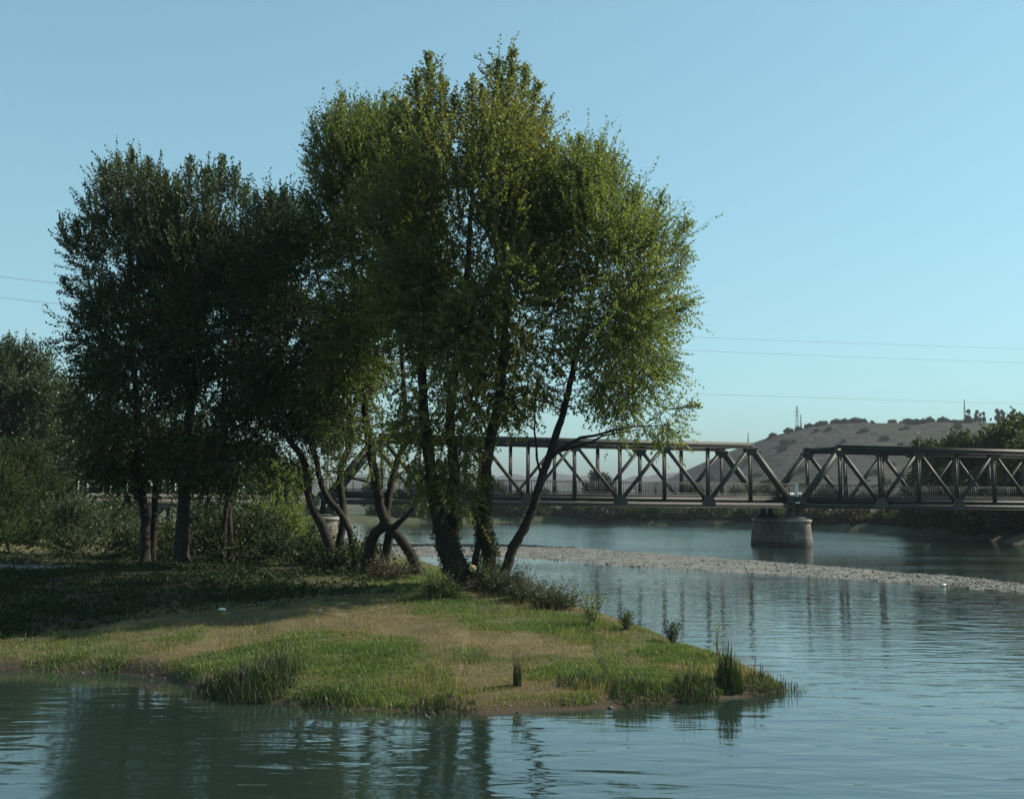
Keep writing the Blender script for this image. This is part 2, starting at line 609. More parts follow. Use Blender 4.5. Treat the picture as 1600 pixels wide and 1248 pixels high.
# ------------------------------------------------------------------ water
w = MB()
w.add([[-5600, -5600, 0], [5600, -5600, 0], [5600, 5600, 0], [-5600, 5600, 0]], [[0, 1, 2, 3]])
tag(w.build('river_water', M_WATER), 'blue-green rippled river around the islet', 'water', kind='structure')

# ------------------------------------------------------------------ near land (islet and left bank)
front = [on_plane(x, y)[:2] for x, y in [(0, 1046), (90, 1050), (180, 1052), (265, 1062), (310, 1080), (350, 1092), (430, 1099), (520, 1108), (600, 1113), (680, 1116), (760, 1117), (850, 1112), (950, 1107), (1050, 1099), (1130, 1092), (1190, 1087), (1225, 1082), (1238, 1077)]]
front = [np.array((-80, 23.0)), np.array((-40, 24.5)), np.array((-22, 26.0))] + front
back = [np.array(p, float) for p in [(6.55, 25.9), (6.35, 27.2), (5.9, 29), (5.0, 31.6), (3.7, 34.8), (2.4, 38.4), (1.5, 42), (0.3, 47), (-1.7, 54), (-4.2, 63), (-7.2, 76), (-10.5, 92), (-14.5, 104), (-18, 112), (-24, 118), (-34, 124), (-80, 126)]]
land_poly = [tuple(p) for p in front + back]


def land_z(x, y):
    x = np.asarray(x, float)
    y = np.asarray(y, float)
    inside = in_poly(x, y, land_poly)
    df = line_dist(x, y, front)
    db = line_dist(x, y, back)
    wob = noise2(x, y, 3.0)
    hmax = np.interp(y, [22, 25, 28, 31, 34, 37, 40, 46, 60, 80, 110], [0.4, 0.5, 0.68, 0.8, 0.95, 1.12, 1.22, 1.2, 1.05, 1.0, 1.1])
    step = 0.20 + 0.10 * noise2(x * 1.3 + 9, y, 2.2)
    xb, _ = x, y
    step = np.where((x > -1.2) & (x < 2.3), step * 0.35, step)
    zf = step * smooth(df / 0.5) + 0.085 * df
    zb = 1.35 * smooth((db + 0.15) / 1.9)
    z = -np.log(np.exp(-6 * zf) + np.exp(-6 * zb) + np.exp(-6 * hmax)) / 6 + 0.06
    z = np.minimum(z, np.minimum(zf, zb) + 0.02)
    z = z + 0.05 * wob * smooth(df / 1.5) * smooth(db / 1.5) + 0.02 * noise2(x, y, 0.8) * smooth(df / 0.6)
    z = z + 0.9 * smooth((-x - 26) / 14) * smooth((y - 48) / 12)        # the left bank climbs
    out = -np.minimum(np.minimum(df, db) * 0.5, 0.9) - 0.01
    z = np.where(inside, np.maximum(z, 0.012), out)
    z = np.where(x < -66, np.minimum(z, z - (-66 - x) * 0.25), z)
    return z


def hit(px, py, ymin=18, ymax=125):
    d = ray(px, py)
    Y = np.linspace(ymin, ymax, 4000)
    P = CAMP[None] + d[None] * (Y / d[1])[:, None]
    zl = land_z(P[:, 0], P[:, 1])
    k = np.argmax(P[:, 2] <= zl)
    p = P[k].copy()
    p[2] = zl[k]
    return p


def land_pt(x, y):
    return np.array([x, y, float(land_z(np.array([x]), np.array([y]))[0])])


# lush (green) areas, outlined as they lie on the bank, later looked up in plan
lush_px = [
    [(440, 990), (520, 985), (600, 990), (655, 1005), (700, 1050), (720, 1075), (640, 1110), (540, 1105), (430, 1098), (330, 1088), (300, 1055), (380, 1030)],
    [(620, 925), (700, 930), (800, 950), (900, 958), (1010, 985), (1100, 1012), (1170, 1045), (1140, 1062), (1060, 1040), (980, 1012), (880, 1000), (790, 988), (700, 970), (640, 960)],
    [(700, 1012), (735, 1008), (762, 1018), (760, 1036), (705, 1034)],
    [(835, 1040), (900, 1030), (1000, 1040), (1100, 1055), (1170, 1060), (1160, 1085), (1080, 1095), (980, 1092), (900, 1078), (845, 1062)],
    [(40, 1008), (90, 995), (140, 1005), (130, 1035), (60, 1040)],
    [(150, 1020), (190, 1015), (195, 1036), (155, 1040)],
    [(270, 1040), (330, 1020), (420, 1000), (440, 1040), (380, 1070), (290, 1066)],
    [(225, 1000), (260, 1004), (250, 1018), (222, 1016)],
    [(-60, 990), (120, 985), (250, 978), (330, 985), (300, 1010), (200, 1032), (60, 1040), (-60, 1040)],
    [(560, 880), (640, 885), (720, 900), (700, 925), (600, 925), (540, 905)],
]
lush_w = []
for pl in lush_px:
    lush_w.append([tuple(hit(x, y)[:2]) for x, y in pl])


def lush(x, y):
    m = np.zeros(np.shape(x))
    for pl in lush_w:
        ins = in_poly(x, y, pl)
        d = line_dist(x, y, pl, True)
        m = np.maximum(m, smooth(0.5 + np.where(ins, d, -d) / 0.9 + 0.35 * noise2(x, y, 0.7)))
    m = m * (0.45 + 0.55 * smooth(0.7 + 0.75 * noise2(x + 40, y, 1.1)))
    m = m * (1 - 0.45 * smooth((-x - 7.5) / 2.0) * smooth((y - 25.5) / 2))
    m = np.maximum(m, 0.55 * smooth(noise2(x - 7, y + 3, 1.1) * 1.3 - 0.1) * smooth(noise2(x, y, 4.0) + 0.7))
    shade = smooth((y - 33) / 5) * 0.4 * smooth((-x - 1) / 4)
    return np.clip(np.maximum(m, shade), 0, 1)


shade_litter_w = [tuple(hit(x, y)[:2]) for x, y in [(-300, 862), (-60, 858), (60, 862), (130, 862), (300, 866), (430, 862), (560, 868), (625, 900), (590, 925), (480, 936), (330, 948), (200, 968), (60, 995), (-60, 1005), (-300, 1005)]]  # leaf litter area that also paints the grove's shade on the ground


def shade_litter(x, y):
    ins = in_poly(x, y, shade_litter_w)
    d = line_dist(x, y, shade_litter_w, True)
    return smooth(0.5 + np.where(ins, d, -d) / 2.2 + 0.3 * noise2(x, y, 1.6)) * (1 - 0.35 * smooth(noise2(x, y, 2.3) - 0.2))


def sand(x, y):
    c = on_plane(20, 872, 1.6)
    d = np.hypot((x - c[0] + 2) / 5.0, (y - c[1]) / 4.0)
    return smooth(1.5 - d + 0.25 * noise2(x, y, 2.5))


gx = np.concatenate([np.arange(-78, -17, 0.8), np.arange(-17, 8.6, 0.15), [9.5, 11, 14]])
gy = np.concatenate([np.arange(17, 46, 0.15), np.arange(46, 130, 0.7)])
XX, YY = np.meshgrid(gx, gy)
ZZ = land_z(XX, YY)
nv = XX.size
nxx = len(gx)
ii = (np.arange(len(gy) - 1)[:, None] * nxx + np.arange(nxx - 1)[None]).reshape(-1)
mb = MB()
mb.add(np.stack([XX, YY, ZZ], -1).reshape(-1, 3), np.stack([ii, ii + 1, ii + nxx + 1, ii + nxx], -1))
land = mb.build('islet_ground', M_LAND, smooth=True)
for nm, fn in (('lush', lush), ('sand', sand), ('shade_litter', shade_litter)):
    a_ = land.data.attributes.new(nm, 'FLOAT', 'POINT')
    a_.data.foreach_set('value', fn(XX, YY).astype(np.float32).ravel())
tag(land, 'low grassy islet and left river bank', 'ground', kind='structure')

# ------------------------------------------------------------------ far land ring
O = np.array([0.0, 110.0])
ring = [(62, 133), (65, 150), (66, 172), (64, 192), (57, 222), (44, 245), (22, 266), (3, 276), (-28, 262), (-48, 236), (-57, 200), (-60, 160), (-61, 128), (-62, 110), (-60, 80), (-59, 55), (-60, 22), (-55, -20), (-38, -42), (0, -50), (45, -45), (75, -25), (88, 20), (80, 65), (68, 105)]
ring = np.array(ring, float)
rp = []
for i in range(len(ring)):
    a, b = ring[i], ring[(i + 1) % len(ring)]
    for t in np.linspace(0, 1, 12, endpoint=False):
        q = a * (1 - t) + b * t
        q = q + 1.2 * noise2(q[0], q[1], 9.0) * unit(q - O)
        rp.append(q)
rp = np.array(rp)
rd = unit(rp - O)
offs = [-4, 0, 1.5, 4, 9, 20, 45, 100, 220, 500, 1200, 2600, 5400]
zs = [-1.0, 0.0, 0.7, 1.3, 1.7, 2.0, 2.3, 2.6, 3.0, 3.2, 3.4, 3.6, 3.8]
V = []
for o_, z_ in zip(offs, zs):
    q = rp + rd * o_
    q = np.where(np.abs(q) > 5500, np.sign(q) * 5500, q)
    zz = z_ + (0.25 * noise2(q[:, 0], q[:, 1], 6.0) if 1 < o_ < 300 else 0)
    V.append(np.column_stack([q, np.broadcast_to(zz, len(q))]))
V = np.array(V)
nr, nc = V.shape[:2]
I, J = np.meshgrid(np.arange(nr - 1), np.arange(nc), indexing='ij')
J2 = (J + 1) % nc
mb = MB()
mb.add(V.reshape(-1, 3), np.stack([I * nc + J, (I + 1) * nc + J, (I + 1) * nc + J2, I * nc + J2], -1).reshape(-1, 4))
tag(mb.build('ground', M_GROUND, smooth=True), 'flat green land beyond the river', 'ground', kind='structure')

# ------------------------------------------------------------------ hills
YR = 900.0
hx_px = [980, 1040, 1075, 1100, 1130, 1160, 1190, 1225, 1260, 1300, 1350, 1420, 1500, 1600, 1750, 2000, 2500, 3200]
hx_y = [792, 772, 752, 738, 716, 701, 688, 677, 668, 665, 664, 661, 661, 657, 655, 665, 690, 740]
HXW = np.array([(p - 800) / FPX * YR for p in hx_px])
HZW = np.array([at(p, y, YR)[2] for p, y in zip(hx_px, hx_y)])


def hill_z(x, y):
    zr = np.interp(x, HXW, HZW)
    t = (y - 430) / (YR - 430)
    prof = np.where(t < 1, smooth(np.clip(t, 0, 1) * 0.5 + 0.0) * 2 * np.clip(t, 0, 1) ** 0.15, 1 - 0.35 * smooth((t - 1) / 1.2))
    prof = np.clip(prof, 0, 1)
    n = noise2(x, y, 60) * 3.5 + noise2(x, y, 22) * 1.2
    return 2.2 + (zr - 2.2) * prof + n * smooth(t * 3) * smooth((1.08 - t) / 0.2) * np.clip((zr - 4) / 30, 0, 1)


gx = np.concatenate([np.arange(60, 480, 4.0), np.arange(480, 1300, 20.0)])
gy = np.concatenate([np.arange(400, 910, 6.0), np.arange(915, 1700, 60.0)])
XX, YY = np.meshgrid(gx, gy)
ZZ = hill_z(XX, YY)
ii = (np.arange(len(gy) - 1)[:, None] * len(gx) + np.arange(len(gx) - 1)[None]).reshape(-1)
mb = MB()
mb.add(np.stack([XX, YY, ZZ], -1).reshape(-1, 3), np.stack([ii, ii + 1, ii + len(gx) + 1, ii + len(gx)], -1))
tag(mb.build('hill', M_HILL, smooth=True), 'brown scrub hill behind the right bridge span', 'hill', kind='structure')


def ridge_hill(name, Y, px_y, mat, label, depth=900, seed=0, amp=6):
    px = [p for p, _ in px_y]
    xs = np.linspace((px[0] - 800) / FPX * Y, (px[-1] - 800) / FPX * Y, 260)
    zz = np.interp(xs, [(p - 800) / FPX * Y for p in px], [at(p, y, Y)[2] for p, y in px_y])
    zz = zz + amp * noise2(xs + seed * 977, xs * 0 + seed, Y / 40) + amp * 0.5 * noise2(xs, xs * 0 + 3 + seed, Y / 150)
    mb = MB()
    rows = []
    for t, k in [(-1, 0.0), (-0.75, 0.2), (-0.5, 0.5), (-0.25, 0.82), (0, 1.0), (0.4, 0.8), (1.0, 0)]:
        yy = Y + t * depth + 0.12 * depth * noise2(xs, xs * 0 + t * 999, Y / 25) * (1 - k)
        rows.append(np.column_stack([xs, yy, 1.0 + (zz - 1.0) * k]))
    V = np.array(rows)
    nr, nc = V.shape[:2]
    I, J = np.meshgrid(np.arange(nr - 1), np.arange(nc - 1), indexing='ij')
    mb.add(V.reshape(-1, 3), np.stack([I * nc + J, I * nc + J + 1, (I + 1) * nc + J + 1, (I + 1) * nc + J], -1).reshape(-1, 4))
    tag(mb.build(name, mat, smooth=True), label, 'hill', kind='structure')


ridge_hill('distant_hill', 4200, [(-700, 752), (200, 748), (560, 744), (700, 748), (800, 741), (850, 746), (900, 744), (960, 750), (1000, 744), (1060, 735), (1110, 728), (1200, 722), (1400, 725), (1900, 740), (2300, 745)], M_DHILL, 'far blue ridge seen through the bridge', 1000, 1, 8)
ridge_hill('low_hill', 1500, [(-600, 766), (300, 770), (600, 764), (800, 768), (860, 760), (905, 752), (950, 757), (1010, 766), (1100, 766), (1300, 780)], M_DHILL, 'low green rise in front of the far ridge', 500, 2, 2)

# ------------------------------------------------------------------ gravel bar
near_px = [(560, 874), (640, 870), (720, 869), (820, 872), (900, 877), (1000, 885), (1150, 894), (1300, 903), (1450, 913), (1565, 923), (1700, 934)]
far_px = [(560, 850), (640, 849), (720, 849), (790, 851), (900, 856), (1000, 863), (1130, 873), (1270, 884), (1420, 896), (1560, 909), (1700, 925)]
a = spline([on_plane(x, y) for x, y in near_px], 160)
b = spline([on_plane(x, y) for x, y in far_px], 160)
rows = []
tt = np.linspace(-0.12, 1.12, 19)
for t in tt:
    q = a * (1 - t) + b * t
    e = max(0, 1 - (2 * t - 1) ** 2)
    q[:, 2] = (0.22 * e ** 0.6 if 0 < t < 1 else -0.2) * (0.55 + 0.45 * noise2(q[:, 0], q[:, 1], 2.2)) + 0.02
    q[:, 1] += 0.5 * noise2(q[:, 0], q[:, 1], 3.0)
    q[:, 2] -= 0.10 * smooth((np.linspace(0, 1, 160) - 0.85) / 0.15)
    rows.append(q)
V = np.array(rows)
nr, nc = V.shape[:2]
I, J = np.meshgrid(np.arange(nr - 1), np.arange(nc - 1), indexing='ij')
mb = MB()
mb.add(V.reshape(-1, 3), np.stack([I * nc + J, I * nc + J + 1, (I + 1) * nc + J + 1, (I + 1) * nc + J], -1).reshape(-1, 4))
tag(mb.build('gravel_bar', M_GRAVEL, smooth=True), 'narrow pale gravel bar across the river', 'gravel', kind='structure')
GB = V
octv = np.array([[1, 0, 0], [-1, 0, 0], [0, 1, 0], [0, -1, 0], [0, 0, 1], [0, 0, -1]], float)
octf = np.array([[0, 2, 4], [2, 1, 4], [1, 3, 4], [3, 0, 4], [2, 0, 5], [1, 2, 5], [3, 1, 5], [0, 3, 5]])


def stones(mb, P, r, rng):
    n = len(P)
    sc = r[:, None, None] * rng.uniform(0.6, 1.3, (n, 6, 1)) * np.array([1.2, 1.0, 0.6])
    th = rng.random(n) * 6.28
    c, s = np.cos(th), np.sin(th)
    v = octv[None] * sc
    v = np.stack([v[..., 0] * c[:, None] - v[..., 1] * s[:, None], v[..., 0] * s[:, None] + v[..., 1] * c[:, None], v[..., 2]], -1) + P[:, None]
    f = octf[None] + (np.arange(n) * 6)[:, None, None]
    mb.add(v.reshape(-1, 3), f.reshape(-1, 3))


n = 9000
ti = RNG.integers(2, nr - 2, n)
tj = RNG.integers(0, nc - 1, n)
fr = RNG.random((n, 1))
P = GB[ti, tj] * fr + GB[ti, tj + 1] * (1 - fr) + RNG.normal(size=(n, 3)) * [0.2, 0.5, 0.0]
P = P[(P[:, 2] > 0.0)]
mb = MB()
stones(mb, P, RNG.uniform(0.03, 0.09, len(P)) * (1 + (RNG.random(len(P)) > 0.97)), RNG)
tag(mb.build('pebbles', M_PEB), 'loose pale stones scattered over the gravel bar', 'pebbles', kind='stuff')

# ------------------------------------------------------------------ bridge
ANG = R(15)
BU = np.array([math.cos(ANG), math.sin(ANG), 0])
BN = np.array([-math.sin(ANG), math.cos(ANG), 0])
BZ = np.array([0, 0, 1.0])
PAN = 4.92
WID = 6.85
ZB, ZT = 4.42, 10.72
q1 = at(1173, 792, 117.0)
END1 = np.array([q1[0], q1[1], 0]) + BU * PAN          # right end of the left span
START1 = END1 - BU * PAN * 10


def span(start, label, detail_rng):
    root = thing('bridge_span', start + BN * WID / 2 + BZ * ZB, label, 'bridge span')

    def P(s, z, side):
        return start + BU * s + BN * (WID * side) + BZ * z
    for side in (0, 1):
        # chords
        c = MB()
        c.beam(P(PAN - 0.35, ZT, side), P(9 * PAN + 0.35, ZT, side), 0.46, 0.52)
        c.beam(P(PAN - 0.38, ZT + 0.285, side), P(9 * PAN + 0.38, ZT + 0.285, side), 0.62, 0.05)
        c.beam(P(PAN - 0.38, ZT - 0.285, side), P(9 * PAN + 0.38, ZT - 0.285, side), 0.60, 0.05)
        c.build('top_chord', M_STEEL, root)
        c = MB()
        c.beam(P(-0.25, ZB, side), P(10 * PAN + 0.25, ZB, side), 0.44, 0.46)
        c.beam(P(-0.25, ZB - 0.26, side), P(10 * PAN + 0.25, ZB - 0.26, side), 0.62, 0.06)
        c.build('bottom_chord', M_STEELL, root)
        # end posts
        for k0, k1 in ((0, 1), (10, 9)):
            c = MB()
            c.beam(P(k0 * PAN, ZB + 0.1, side), P(k1 * PAN, ZT - 0.1, side), 0.42, 0.52)
            c.beam(P(k0 * PAN, ZB + 0.1, side) + BN * 0.23, P(k1 * PAN, ZT - 0.1, side) + BN * 0.23, 0.04, 0.60)
            c.beam(P(k0 * PAN, ZB + 0.1, side) - BN * 0.23, P(k1 * PAN, ZT - 0.1, side) - BN * 0.23, 0.04, 0.60)
            c.build('end_post', M_STEEL, root)
        # verticals: a web between two flanges
        for k in range(1, 10):
            c = MB()
            for d in (-0.125, 0.125):
                c.beam(P(k * PAN + d, ZB + 0.2, side), P(k * PAN + d, ZT - 0.31, side), 0.34, 0.055, up=tuple(BU))
            c.beam(P(k * PAN, ZB + 0.2, side), P(k * PAN, ZT - 0.31, side), 0.06, 0.2, up=tuple(BU))
            c.build('vertical_post', M_STEEL, root)
        # diagonals
        for k in range(1, 9):
            z0, z1 = (ZT - 0.2, ZB + 0.25) if k % 2 == 1 else (ZB + 0.25, ZT - 0.2)
            th = 0.38 if k in (1, 8) else (0.32 if k in (2, 3, 6, 7) else 0.26)
            c = MB()
            c.beam(P(k * PAN, z0, side), P((k + 1) * PAN, z1, side), 0.24, th * 0.8)
            for s_ in (-1, 1):
                c.beam(P(k * PAN, z0, side) + BN * 0.14 * s_, P((k + 1) * PAN, z1, side) + BN * 0.14 * s_, 0.04, th)
            c.build('diagonal_brace', M_STEEL, root)
        # gusset plates
        for k in range(0, 11):
            top = k % 2 == 1
            big = 1.0 if (top or k in (0, 10)) else 0.85
            z = ZT if top else ZB
            sgn = -1 if top else 1
            prof = [(-0.75 * big, 0.26 * sgn), (0.75 * big, 0.26 * sgn), (0.55 * big, 0.85 * sgn * big), (0.2, 1.05 * sgn * big), (-0.2, 1.05 * sgn * big), (-0.55 * big, 0.85 * sgn * big)]
            if not top and k in (2, 4, 6, 8):
                prof = [(-0.8, -0.2), (0.8, -0.2), (0.75, 0.35), (0.45, 0.95), (-0.45, 0.95), (-0.75, 0.35)]
            c = MB()
            for s_ in (-0.245, 0.245):
                v = [P(k * PAN + a_, z + b_, side) + BN * (s_ + e) for e in (-0.012, 0.012) for a_, b_ in prof]
                m_ = len(prof)
                c.add(v, [[i, (i + 1) % m_, m_ + (i + 1) % m_, m_ + i] for i in range(m_)])
                c.add(v, [list(range(m_))])
                c.add(v, [list(range(m_, 2 * m_))])
            c.build('gusset_plate', M_STEEL if (top or k in (0, 10)) else M_STEELL, root)
        # bearing shoes
        for k in (0, 10):
            c = MB()
            s0 = k * PAN
            prof = [(-0.18, ZB - 0.29), (0.18, ZB - 0.29), (0.42, 3.36), (-0.42, 3.36)]
            v = [P(s0 + a_, b_, side) + BN * e for e in (-0.3, 0.3) for a_, b_ in prof]
            c.add(v, [[0, 1, 2, 3], [4, 5, 6, 7], [0, 1, 5, 4], [1, 2, 6, 5], [2, 3, 7, 6], [3, 0, 4, 7]])
            c.box(P(s0, 3.28, side), (1.1, 0.9, 0.16), np.array([BU, BN, BZ]))
            c.build('bearing', M_STEEL, root)
        # railing inside each truss
        c = MB()
        off = BN * (0.55 if side == 0 else -0.55)
        zt = 6.72
        for z_, h_ in ((zt, 0.07), (5.62, 0.06)):
            c.beam(P(0, z_, side) + off, P(10 * PAN, z_, side) + off, 0.06, h_)
        nb = int(10 * PAN / 0.28)
        for i in range(nb + 1):
            s_ = i * 10 * PAN / nb
            wd = 0.09 if i % 8 == 0 else 0.03
            c.beam(P(s_, 5.45, side) + off, P(s_, zt, side) + off, wd, wd, up=tuple(BU))
        c.build('railing', M_RAIL, root)
    # floor: cross beams, stringers, slab
    c = MB()
    for k in range(0, 11):
        c.beam(P(k * PAN, 4.72, 0.04), P(k * PAN, 4.72, 0.96), 0.3, 0.7)
    c.build('cross_beams', M_STEEL, root)
    c = MB()
    for f_ in (0.06, 0.35, 0.65, 0.94):
        c.beam(P(0.02, 4.95, f_), P(10 * PAN - 0.02, 4.95, f_), 0.2, 0.42)
    c.build('stringers', M_STEEL, root)
    c = MB()
    c.beam(P(-0.3, 5.30, 0.5), P(10 * PAN + 0.3, 5.30, 0.5), WID - 0.55, 0.28)
    c.build('deck', M_DECK, root)
    # top laterals: struts and crossed rods between the trusses
    for k in range(1, 10):
        c = MB()
        c.beam(P(k * PAN, ZT + 0.05, 0.04), P(k * PAN, ZT + 0.05, 0.96), 0.22, 0.26)
        if k < 9:
            c.beam(P(k * PAN + 0.2, ZT, 0.05), P((k + 1) * PAN - 0.2, ZT, 0.95), 0.1, 0.1)
            c.beam(P(k * PAN + 0.2, ZT + 0.11, 0.95), P((k + 1) * PAN - 0.2, ZT + 0.11, 0.05), 0.1, 0.1)
        c.build('top_strut', M_STEEL, root)
    return root


span(START1, 'dark green steel truss span behind the tree trunks, between the two stone piers', RNG)
span(END1 + BU * 0.9, 'dark green steel truss span running off right of the water pier', RNG)


def pier(center, label, name='bridge_pier', half_len=5.0, half_w=1.35, top=2.95, base=-0.4):
    root = thing(name, [center[0], center[1], base], label, 'bridge pier')

    def outline(k, z, n=14):
        hw, hl = half_w * k, half_len + half_w * (k - 1)
        pts = []
        for i in range(n + 1):
            a_ = -math.pi / 2 + math.pi * i / n
            pts.append((hw * math.sin(a_), hl - hw + hw * math.cos(a_)))
        for i in range(n + 1):
            a_ = math.pi / 2 + math.pi * i / n
            pts.append((hw * math.sin(a_), -(hl - hw) + hw * math.cos(a_)))
        return np.array([center + BU * x + BN * y + BZ * z for x, y in pts])

    def loft(mb, levels):
        L = [outline(k, z) for k, z in levels]
        m_ = len(L[0])
        v = np.vstack(L)
        f = [[i * m_ + j, i * m_ + (j + 1) % m_, (i + 1) * m_ + (j + 1) % m_, (i + 1) * m_ + j] for i in range(len(L) - 1) for j in range(m_)]
        mb.add(v, f)
        c0 = np.vstack([L[-1], L[-1].mean(0)[None]])
        mb.add(c0, [[j, (j + 1) % m_, m_] for j in range(m_)])
        c1 = np.vstack([L[0], L[0].mean(0)[None]])
        mb.add(c1, [[(j + 1) % m_, j, m_] for j in range(m_)])
    mb = MB()
    loft(mb, [(1.22, base), (1.16, 0.5), (1.1, 1.3), (1.03, 2.2), (1.0, top - 0.3)])
    b_ = mb.build('shaft', M_PIER, root)
    mb = MB()
    loft(mb, [(1.06, top - 0.3), (1.1, top - 0.24), (1.1, top - 0.06), (1.05, top)])
    mb.build('coping', M_COPE, root)
    mb = MB()
    for side in (0.0, 1.0):
        p = center + BN * (WID * (side - 0.5))
        mb.box(p + BZ * (top + 0.12), (2.3, 1.3, 0.26), np.array([BU, BN, BZ]))
    mb.build('bearing_block', M_CONCD, root)
    return root


PC2 = END1 + BU * 0.45 + BN * (WID / 2)
PC1 = START1 - BU * 0.5 + BN * (WID / 2)
pier(PC2, 'round-ended stone pier standing in the open water at right')
pier(PC1, 'round-ended stone pier half hidden behind the leaning trunks')

# white marker post on the pier head between the two spans
mb = MB()
pp = END1 + BU * 0.45 - BN * 0.1
mb.box(pp + BZ * 5.75, (0.28, 0.28, 1.9), np.array([BU, BN, BZ]))
mb.box(pp + BZ * 6.75, (0.36, 0.36, 0.1), np.array([BU, BN, BZ]))
mb.box(pp + BZ * 4.72, (0.5, 0.5, 0.16), np.array([BU, BN, BZ]))
tag(mb.build('marker_post', M_POST), 'short white post at the joint between the truss spans', 'post')

# approach viaduct on the left
AL = 78.0
root = thing('approach_bridge', START1 - BU * 30 + BN * WID / 2 + BZ * 4.0, 'dark concrete approach viaduct with post railing behind the left trees', 'bridge')


def PA(s, z, side):
    return START1 - BU * (1.0 + s) + BN * (WID * side) + BZ * z


mb = MB()
mb.beam(PA(0, 4.72, 0.5), PA(AL, 4.72, 0.5), WID + 0.9, 0.46)
mb.build('deck', M_CONCD, root)
mb = MB()
for f_ in (0.0, 1.0):
    mb.beam(PA(0, 4.24, f_), PA(AL, 4.24, f_), 0.5, 0.49)
mb.build('girder', M_CONCD, root)
APX = [28.2]


def s_of_px(px):
    best = min(np.arange(0, AL, 0.1), key=lambda s: abs(project(PA(s, 4.0, 0))[0] - px))
    return float(best)


piers_s = [s_of_px(222), s_of_px(20)]
for s_ in piers_s:
    for f_ in (0.0, 1.0):
        mb = MB()
        prof = [(-3.0, 3.98), (3.0, 3.98), (1.6, 3.4), (0.75, 2.3), (0.7, -0.4), (-0.7, -0.4), (-0.75, 2.3), (-1.6, 3.4)]
        m_ = len(prof)
        v = [PA(s_ + a_, b_, f_) + BN * e for e in (-0.35, 0.35) for a_, b_ in prof]
        mb.add(v, [[i, (i + 1) % m_, m_ + (i + 1) % m_, m_ + i] for i in range(m_)])
        for o_ in (0, m_):
            mb.add(v, [[o_ + 0, o_ + 7, o_ + 2, o_ + 1], [o_ + 7, o_ + 6, o_ + 3, o_ + 2], [o_ + 6, o_ + 5, o_ + 4, o_ + 3]])
        mb.build('flared_column', M_CONCD, root)
for f_ in (0.0, 1.0):
    mb = MB()
    prof = [(0.0, 3.98), (4.2, 3.98), (2.2, 3.5), (0.6, 2.6), (0.0, 2.0)]
    v = [PA(a_ + 0.3, b_, f_) + BN * e for e in (-0.35, 0.35) for a_, b_ in prof]
    m_ = 5
    mb.add(v, [[i, (i + 1) % m_, m_ + (i + 1) % m_, m_ + i] for i in range(m_)])
    for o_ in (0, m_):
        mb.add(v, [[o_, o_ + 1, o_ + 2, o_ + 3, o_ + 4]])
    mb.build('haunch', M_CONCD, root)
for side, off in ((-0.05, 0), (1.05, 0)):
    mb = MB()
    mb.beam(PA(0, 6.12, side), PA(AL, 6.12, side), 0.07, 0.08)
    mb.beam(PA(0, 5.62, side), PA(AL, 5.62, side), 0.05, 0.06)
    mb.build('handrail', M_RAIL, root)
    for k in range(0, 37):
        s_ = 0.6 + k * 2.1
        mb = MB()
        mb.box(PA(s_, 5.52, side), (0.14, 0.16, 1.12), np.array([BU, BN, BZ]))
        mb.build('railing_post', M_POST, root)

# ------------------------------------------------------------------ foliage machinery


def twig_leaves(P, D, L, n, ll, lw, rng, spread=0.9, up=0.2, sag=-0.15):
    T = len(P)
    t = 0.08 + 0.95 * (np.arange(n)[None] + rng.random((T, n))) / n
    L = np.asarray(L)
    pos = P[:, None] + D[:, None] * (L[:, None] * t)[..., None]
    pos[..., 2] += up * L[:, None] * t * t
    A = unit(D[:, None] * 0.55 + rng.normal(size=(T, n, 3)) * spread * 0.6 + np.array([0, 0, sag]))
    Nn = rng.normal(size=(T, n, 3)) + np.array([0, 0, 0.7])
    Nn = unit(Nn - A * (Nn * A).sum(-1, keepdims=True))
    S = np.cross(A, Nn)
    l = ll * rng.uniform(0.65, 1.25, (T, n, 1))
    w_ = lw * rng.uniform(0.7, 1.2, (T, n, 1))
    pos = pos + A * l * 0.1
    v = np.stack([pos, pos + A * l * 0.45 + S * w_ * 0.5 + Nn * w_ * 0.12, pos + A * l, pos + A * l * 0.45 - S * w_ * 0.5 + Nn * w_ * 0.12], 2)
    v = v.reshape(-1, 3)
    f = np.arange(T * n * 4).reshape(-1, 4)
    return v, f


def twig_stems(P, D, L, r, up=0.2):
    T = len(P)
    a = unit(np.cross(D, np.array([0.3, 0.8, 0.2])))
    b = np.cross(D, a)
    th = np.array([0, 2.09, 4.19])
    ringv = (np.cos(th)[None, :, None] * a[:, None] + np.sin(th)[None, :, None] * b[:, None]) * r
    mid = P + D * (L * 0.5)[:, None]
    mid[:, 2] += up * L * 0.25
    end = P + D * L[:, None]
    end[:, 2] += up * L
    v = np.concatenate([P[:, None] + ringv, mid[:, None] + ringv * 0.7, end[:, None]], 1)     # 7 verts
    base = (np.arange(T) * 7)[:, None, None]
    q = np.array([[0, 1, 4, 3], [1, 2, 5, 4], [2, 0, 3, 5]])[None] + base
    tr = np.array([[3, 4, 6], [4, 5, 6], [5, 3, 6]])[None] + base
    return v.reshape(-1, 3), q.reshape(-1, 4), tr.reshape(-1, 3)


